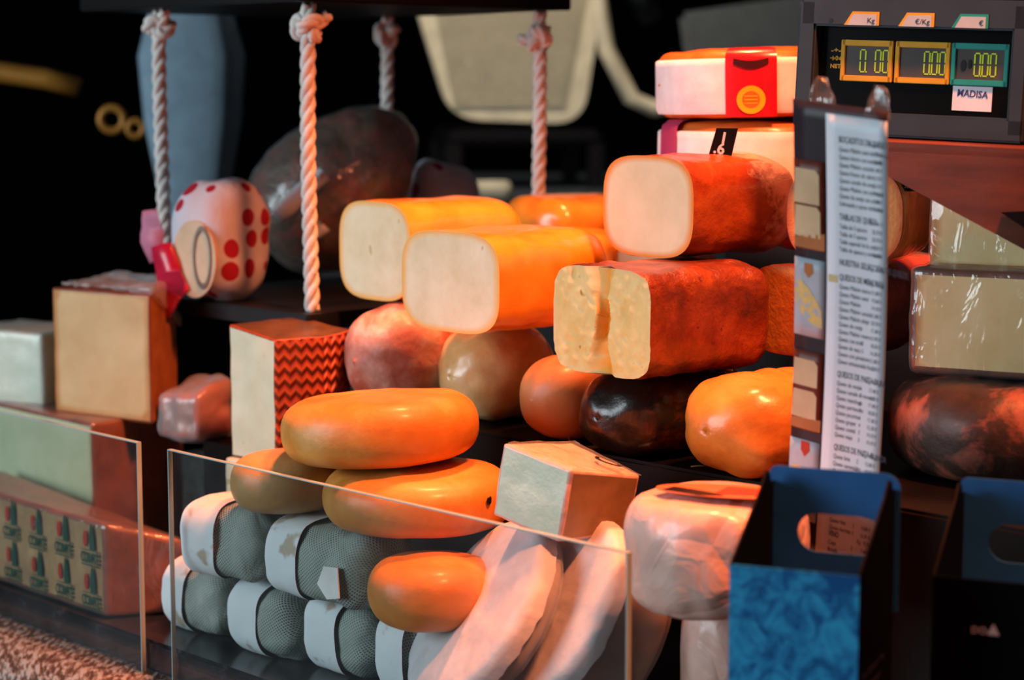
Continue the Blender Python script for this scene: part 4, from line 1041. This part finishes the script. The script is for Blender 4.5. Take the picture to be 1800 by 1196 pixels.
# ---------------------------------------------------------------- blue cartons
def carton(loc, rz, label, front, mirror=False):
    t = thing('gift_carton', label, 'carton', loc, rz, 'blue cartons with cut-out handles at front right')
    w_, d_, h_ = .092, .105, loc.z - Z_STONE - .0005; th = .0016; t.location.z = Z_STONE + .0005
    link('front_panel', slab((w_ / 2, 0, h_ / 2), (w_, th, h_)), front, t, False)
    for nm, x in (('side_panel', .0006), ('side_panel', w_ - .0006)):
        # side panel rises to the handle at the back with a rounded top
        o = [(0, 0), (d_, 0), (d_, h_ + .041)]
        for k in range(9):
            a = math.pi / 2 * k / 8; o.append((d_ - .012 + .012 * math.cos(a) - .008, h_ + .041 + .010 * math.sin(a)))
        o += [(d_ - .034, h_ + .040), (.004, h_ + .003), (0, h_)]
        b = poly_plate(o, th); bmesh.ops.transform(b, matrix=Matrix(((0, 1, 0, x - th / 2), (1, 0, 0, 0), (0, 0, 1, 0), (0, 0, 0, 1))), verts=b.verts)
        link(nm, b, M['box_black'], t, False)
    # handle panel at the back with an oblong hole
    x0, x1 = -.002, w_ + .004; zt = h_ + .052
    out = []
    for cx, cz, a0 in ((x1 - .012, zt - .012, 0), (x0 + .006, zt - .006, 90)):
        r = .012 if a0 == 0 else .006
        for k in range(7): a = D(a0 + 90 * k / 6); out.append((cx + r * math.cos(a), cz + r * math.sin(a)))
    out += [(x0, h_ - .05), (x1, h_ - .05)]
    hx0, hx1, hz = .020, w_ - .008, h_ + .004; hr = .0145; hole = []
    for cx, a0 in ((hx1 - hr, -90), (hx0 + hr, 90)):
        for k in range(11): a = D(a0 + 180 * k / 10); hole.append((cx + hr * math.cos(a), hz + hr * math.sin(a)))
    b = bmesh.new()
    for y in (0, th):
        vo = [b.verts.new((p[0], d_ + y, p[1])) for p in out]; vi = [b.verts.new((p[0], d_ + y, p[1])) for p in hole]
        es = [b.edges.new((l[i], l[(i + 1) % len(l)])) for l in (vo, vi) for i in range(len(l))]
        bmesh.ops.triangle_fill(b, use_beauty=True, edges=es)
        if y == 0: fo, fi = vo, vi
        else:
            for A, B in ((fo, vo), (fi, vi)):
                for i in range(len(A)): b.faces.new((A[i], A[(i + 1) % len(A)], B[(i + 1) % len(A)], B[i]))
    link('handle_panel', b, M['box_blue'], t, False)
    link('top_flap', slab((w_ / 2, d_ / 2, h_ - .028), (w_ - .004, d_ - .004, .0014), 0, Euler((D(-14), 0, 0)).to_matrix()), M['box_blue'], t, False)
    b = bmesh.new()     # small white print on the dark side
    mx = Matrix(((0, 0, 1, w_ + .0006), (1, 0, 0, 0), (0, 1, 0, 0), (0, 0, 0, 1)))
    for k in range(8):
        text_bm(b, ['Queso elaborado con leche', 'de vaca pasteurizada, sal', 'fermentos y cuajo. Corteza', 'no comestible. Conservar', 'en lugar fresco y seco.', 'Producto de Menorca', 'Peso neto', 'Illes Balears'][k], .0058, mx @ Matrix.Translation((.012, .175 - .011 * k, 0)))
    link('side_print', b, M['print_dim'], t, False)
    return t
M['print_dim'] = plain('dim_print', '#2a2c3e', .6, .1)
carton(at(1283, 992, 1.40), D(-23), 'blue carton with water-like print and handle hole in front of the menu card', M['blue_print'])
t = carton(at(1640, 1012, 1.42), D(-23), 'darker carton with blue handle at the right edge of the frame', M['box_black'])
b = poly_plate([(.039, .200), (.0475, .200), (.0435, .208)], .0004); bmesh.ops.translate(b, vec=(0, -.0016, 0), verts=b.verts)
text_bm(b, 'DO', .007, Matrix.Translation((.028, -.0013, .200)) @ XZ)
link('front_print', b, M['white_ink'], t, False)

# ---------------------------------------------------------------- dark stall behind
t = thing('stacking_chair', 'beige ribbed plastic chair, blurred, in the dark behind the ropes', 'chair', Vector((-.035, 4.0, 1.16)), D(8))
bm = bmesh.new(); outline = []
def soft(pts, r=.05, k=6):
    out = []
    for i, p in enumerate(pts):
        p = Vector(p); a = (Vector(pts[i - 1]) - p).normalized(); b_ = (Vector(pts[(i + 1) % len(pts)]) - p).normalized()
        for q in range(k + 1):
            u = q / k; out.append(((1 - u) ** 2 * (p + a * r) + 2 * u * (1 - u) * p + u * u * (p + b_ * r)).to_tuple())
    return out
ol = soft([(-.20, .60), (-.085, .225), (.175, .215), (.235, .60)], .06)
bm = poly_plate(ol, .02); link('backrest', bm, M['seat_beige'], t, False)
bm = bmesh.new()
for k in range(22):
    zz = .255 + k * .0155; box_bm(bm, (.03, -.004, zz), (.22 + .006 * k, .008, .007), None, 0, .002)
link('ribs', bm, M['seat_beige'], t, False)
bm = tube(bmesh.new(), [(.23, -.03, .62), (.20, -.03, .46), (.215, -.03, .36), (.265, -.03, .265), (.31, -.03, .245), (.40, -.03, .262), (.50, -.03, .29)], .016, 12); link('armrest', bm, M['seat_beige'], t)
bm = tube(bmesh.new(), [(.235, .0, .62), (.28, .03, .48), (.32, .05, .42)], .022, 12); link('rear_frame', bm, M['slate_dark'], t)
for x, y in ((-.08, 0), (.2, 0), (-.08, .3), (.2, .3)): link('leg', slab((x, y, .1345), (.03, .03, .088)), M['black_board'], t, False)
link('seat', slab((.06, .15, .19), (.30, .34, .03), .01), M['black_board'], t, False)
solo('dark_crate', slab((.12, 4.12, .6245), (.9, 1.2, 1.249)), M['slate_dark'], 'dark slate crate under the beige chair in the background', 'crate', smooth=False)
solo('slate_panel', slab((.46, 3.7, 1.50), (.30, .03, .20), .01, Euler((0, D(-8), 0)).to_matrix()), plain('grey_panel', '#4a4a49', .7), 'dark grey panel in the background behind the banded cheeses', 'panel', smooth=False)
bm = loaf(.10, .03, .035, 2, .04, .04, seed=5); solo('crumpled_paper', bm, M['seat_beige'], 'small beige crumpled paper on the dark crate, behind the rope', 'paper', Vector((-.10, 3.58, 1.2495)), 0)
# hanging grey cloth, brass rings, wooden bar at left
bm = bmesh.new(); prof = [(.012, .36), (.022, .27), (.055, .20), (.075, .12), (.068, .02), (.05, -.08), (.03, -.13)]
rings = [[bm.verts.new((r * math.cos(2 * math.pi * k / 28) * (1 + .12 * math.sin(5 * 2 * math.pi * k / 28)), .5 * r * math.sin(2 * math.pi * k / 28), z)) for k in range(28)] for r, z in prof]
for a in range(len(rings) - 1):
    for k in range(28): bm.faces.new((rings[a][k], rings[a][(k + 1) % 28], rings[a + 1][(k + 1) % 28], rings[a + 1][k]))
bm.faces.new(rings[-1]); bm.faces.new(rings[0])
solo('hanging_cloth', bm, M['cloth_grey'], 'blue-grey cloth hanging blurred behind the far left rope', 'cloth', at(338, 240, 3.1))
bm = tube(bmesh.new(), [(-.5, 0, .012), (-.1, 0, .01), (0, 0, -.004), (.05, 0, -.018)], .016, 10)
solo('wooden_rail', bm, M['brass'], 'amber wooden rail blurred at the upper left edge', 'rail', at(80, 134, 3.2))
def ring(r, th):
    b = tube(bmesh.new(), [(r * math.cos(a), 0, r * math.sin(a)) for a in [2 * math.pi * k / 32 for k in range(33)]], th, 10, False); bmesh.ops.remove_doubles(b, verts=b.verts, dist=1e-5); return b
solo('brass_ring', ring(.018, .006), M['brass'], 'amber ring blurred in the dark, left of its smaller twin', 'ring', at(197, 210, 3.2))
solo('brass_ring', ring(.012, .005), M['brass'], 'smaller amber ring blurred in the dark, beside the grey cloth', 'ring', at(238, 226, 3.2))
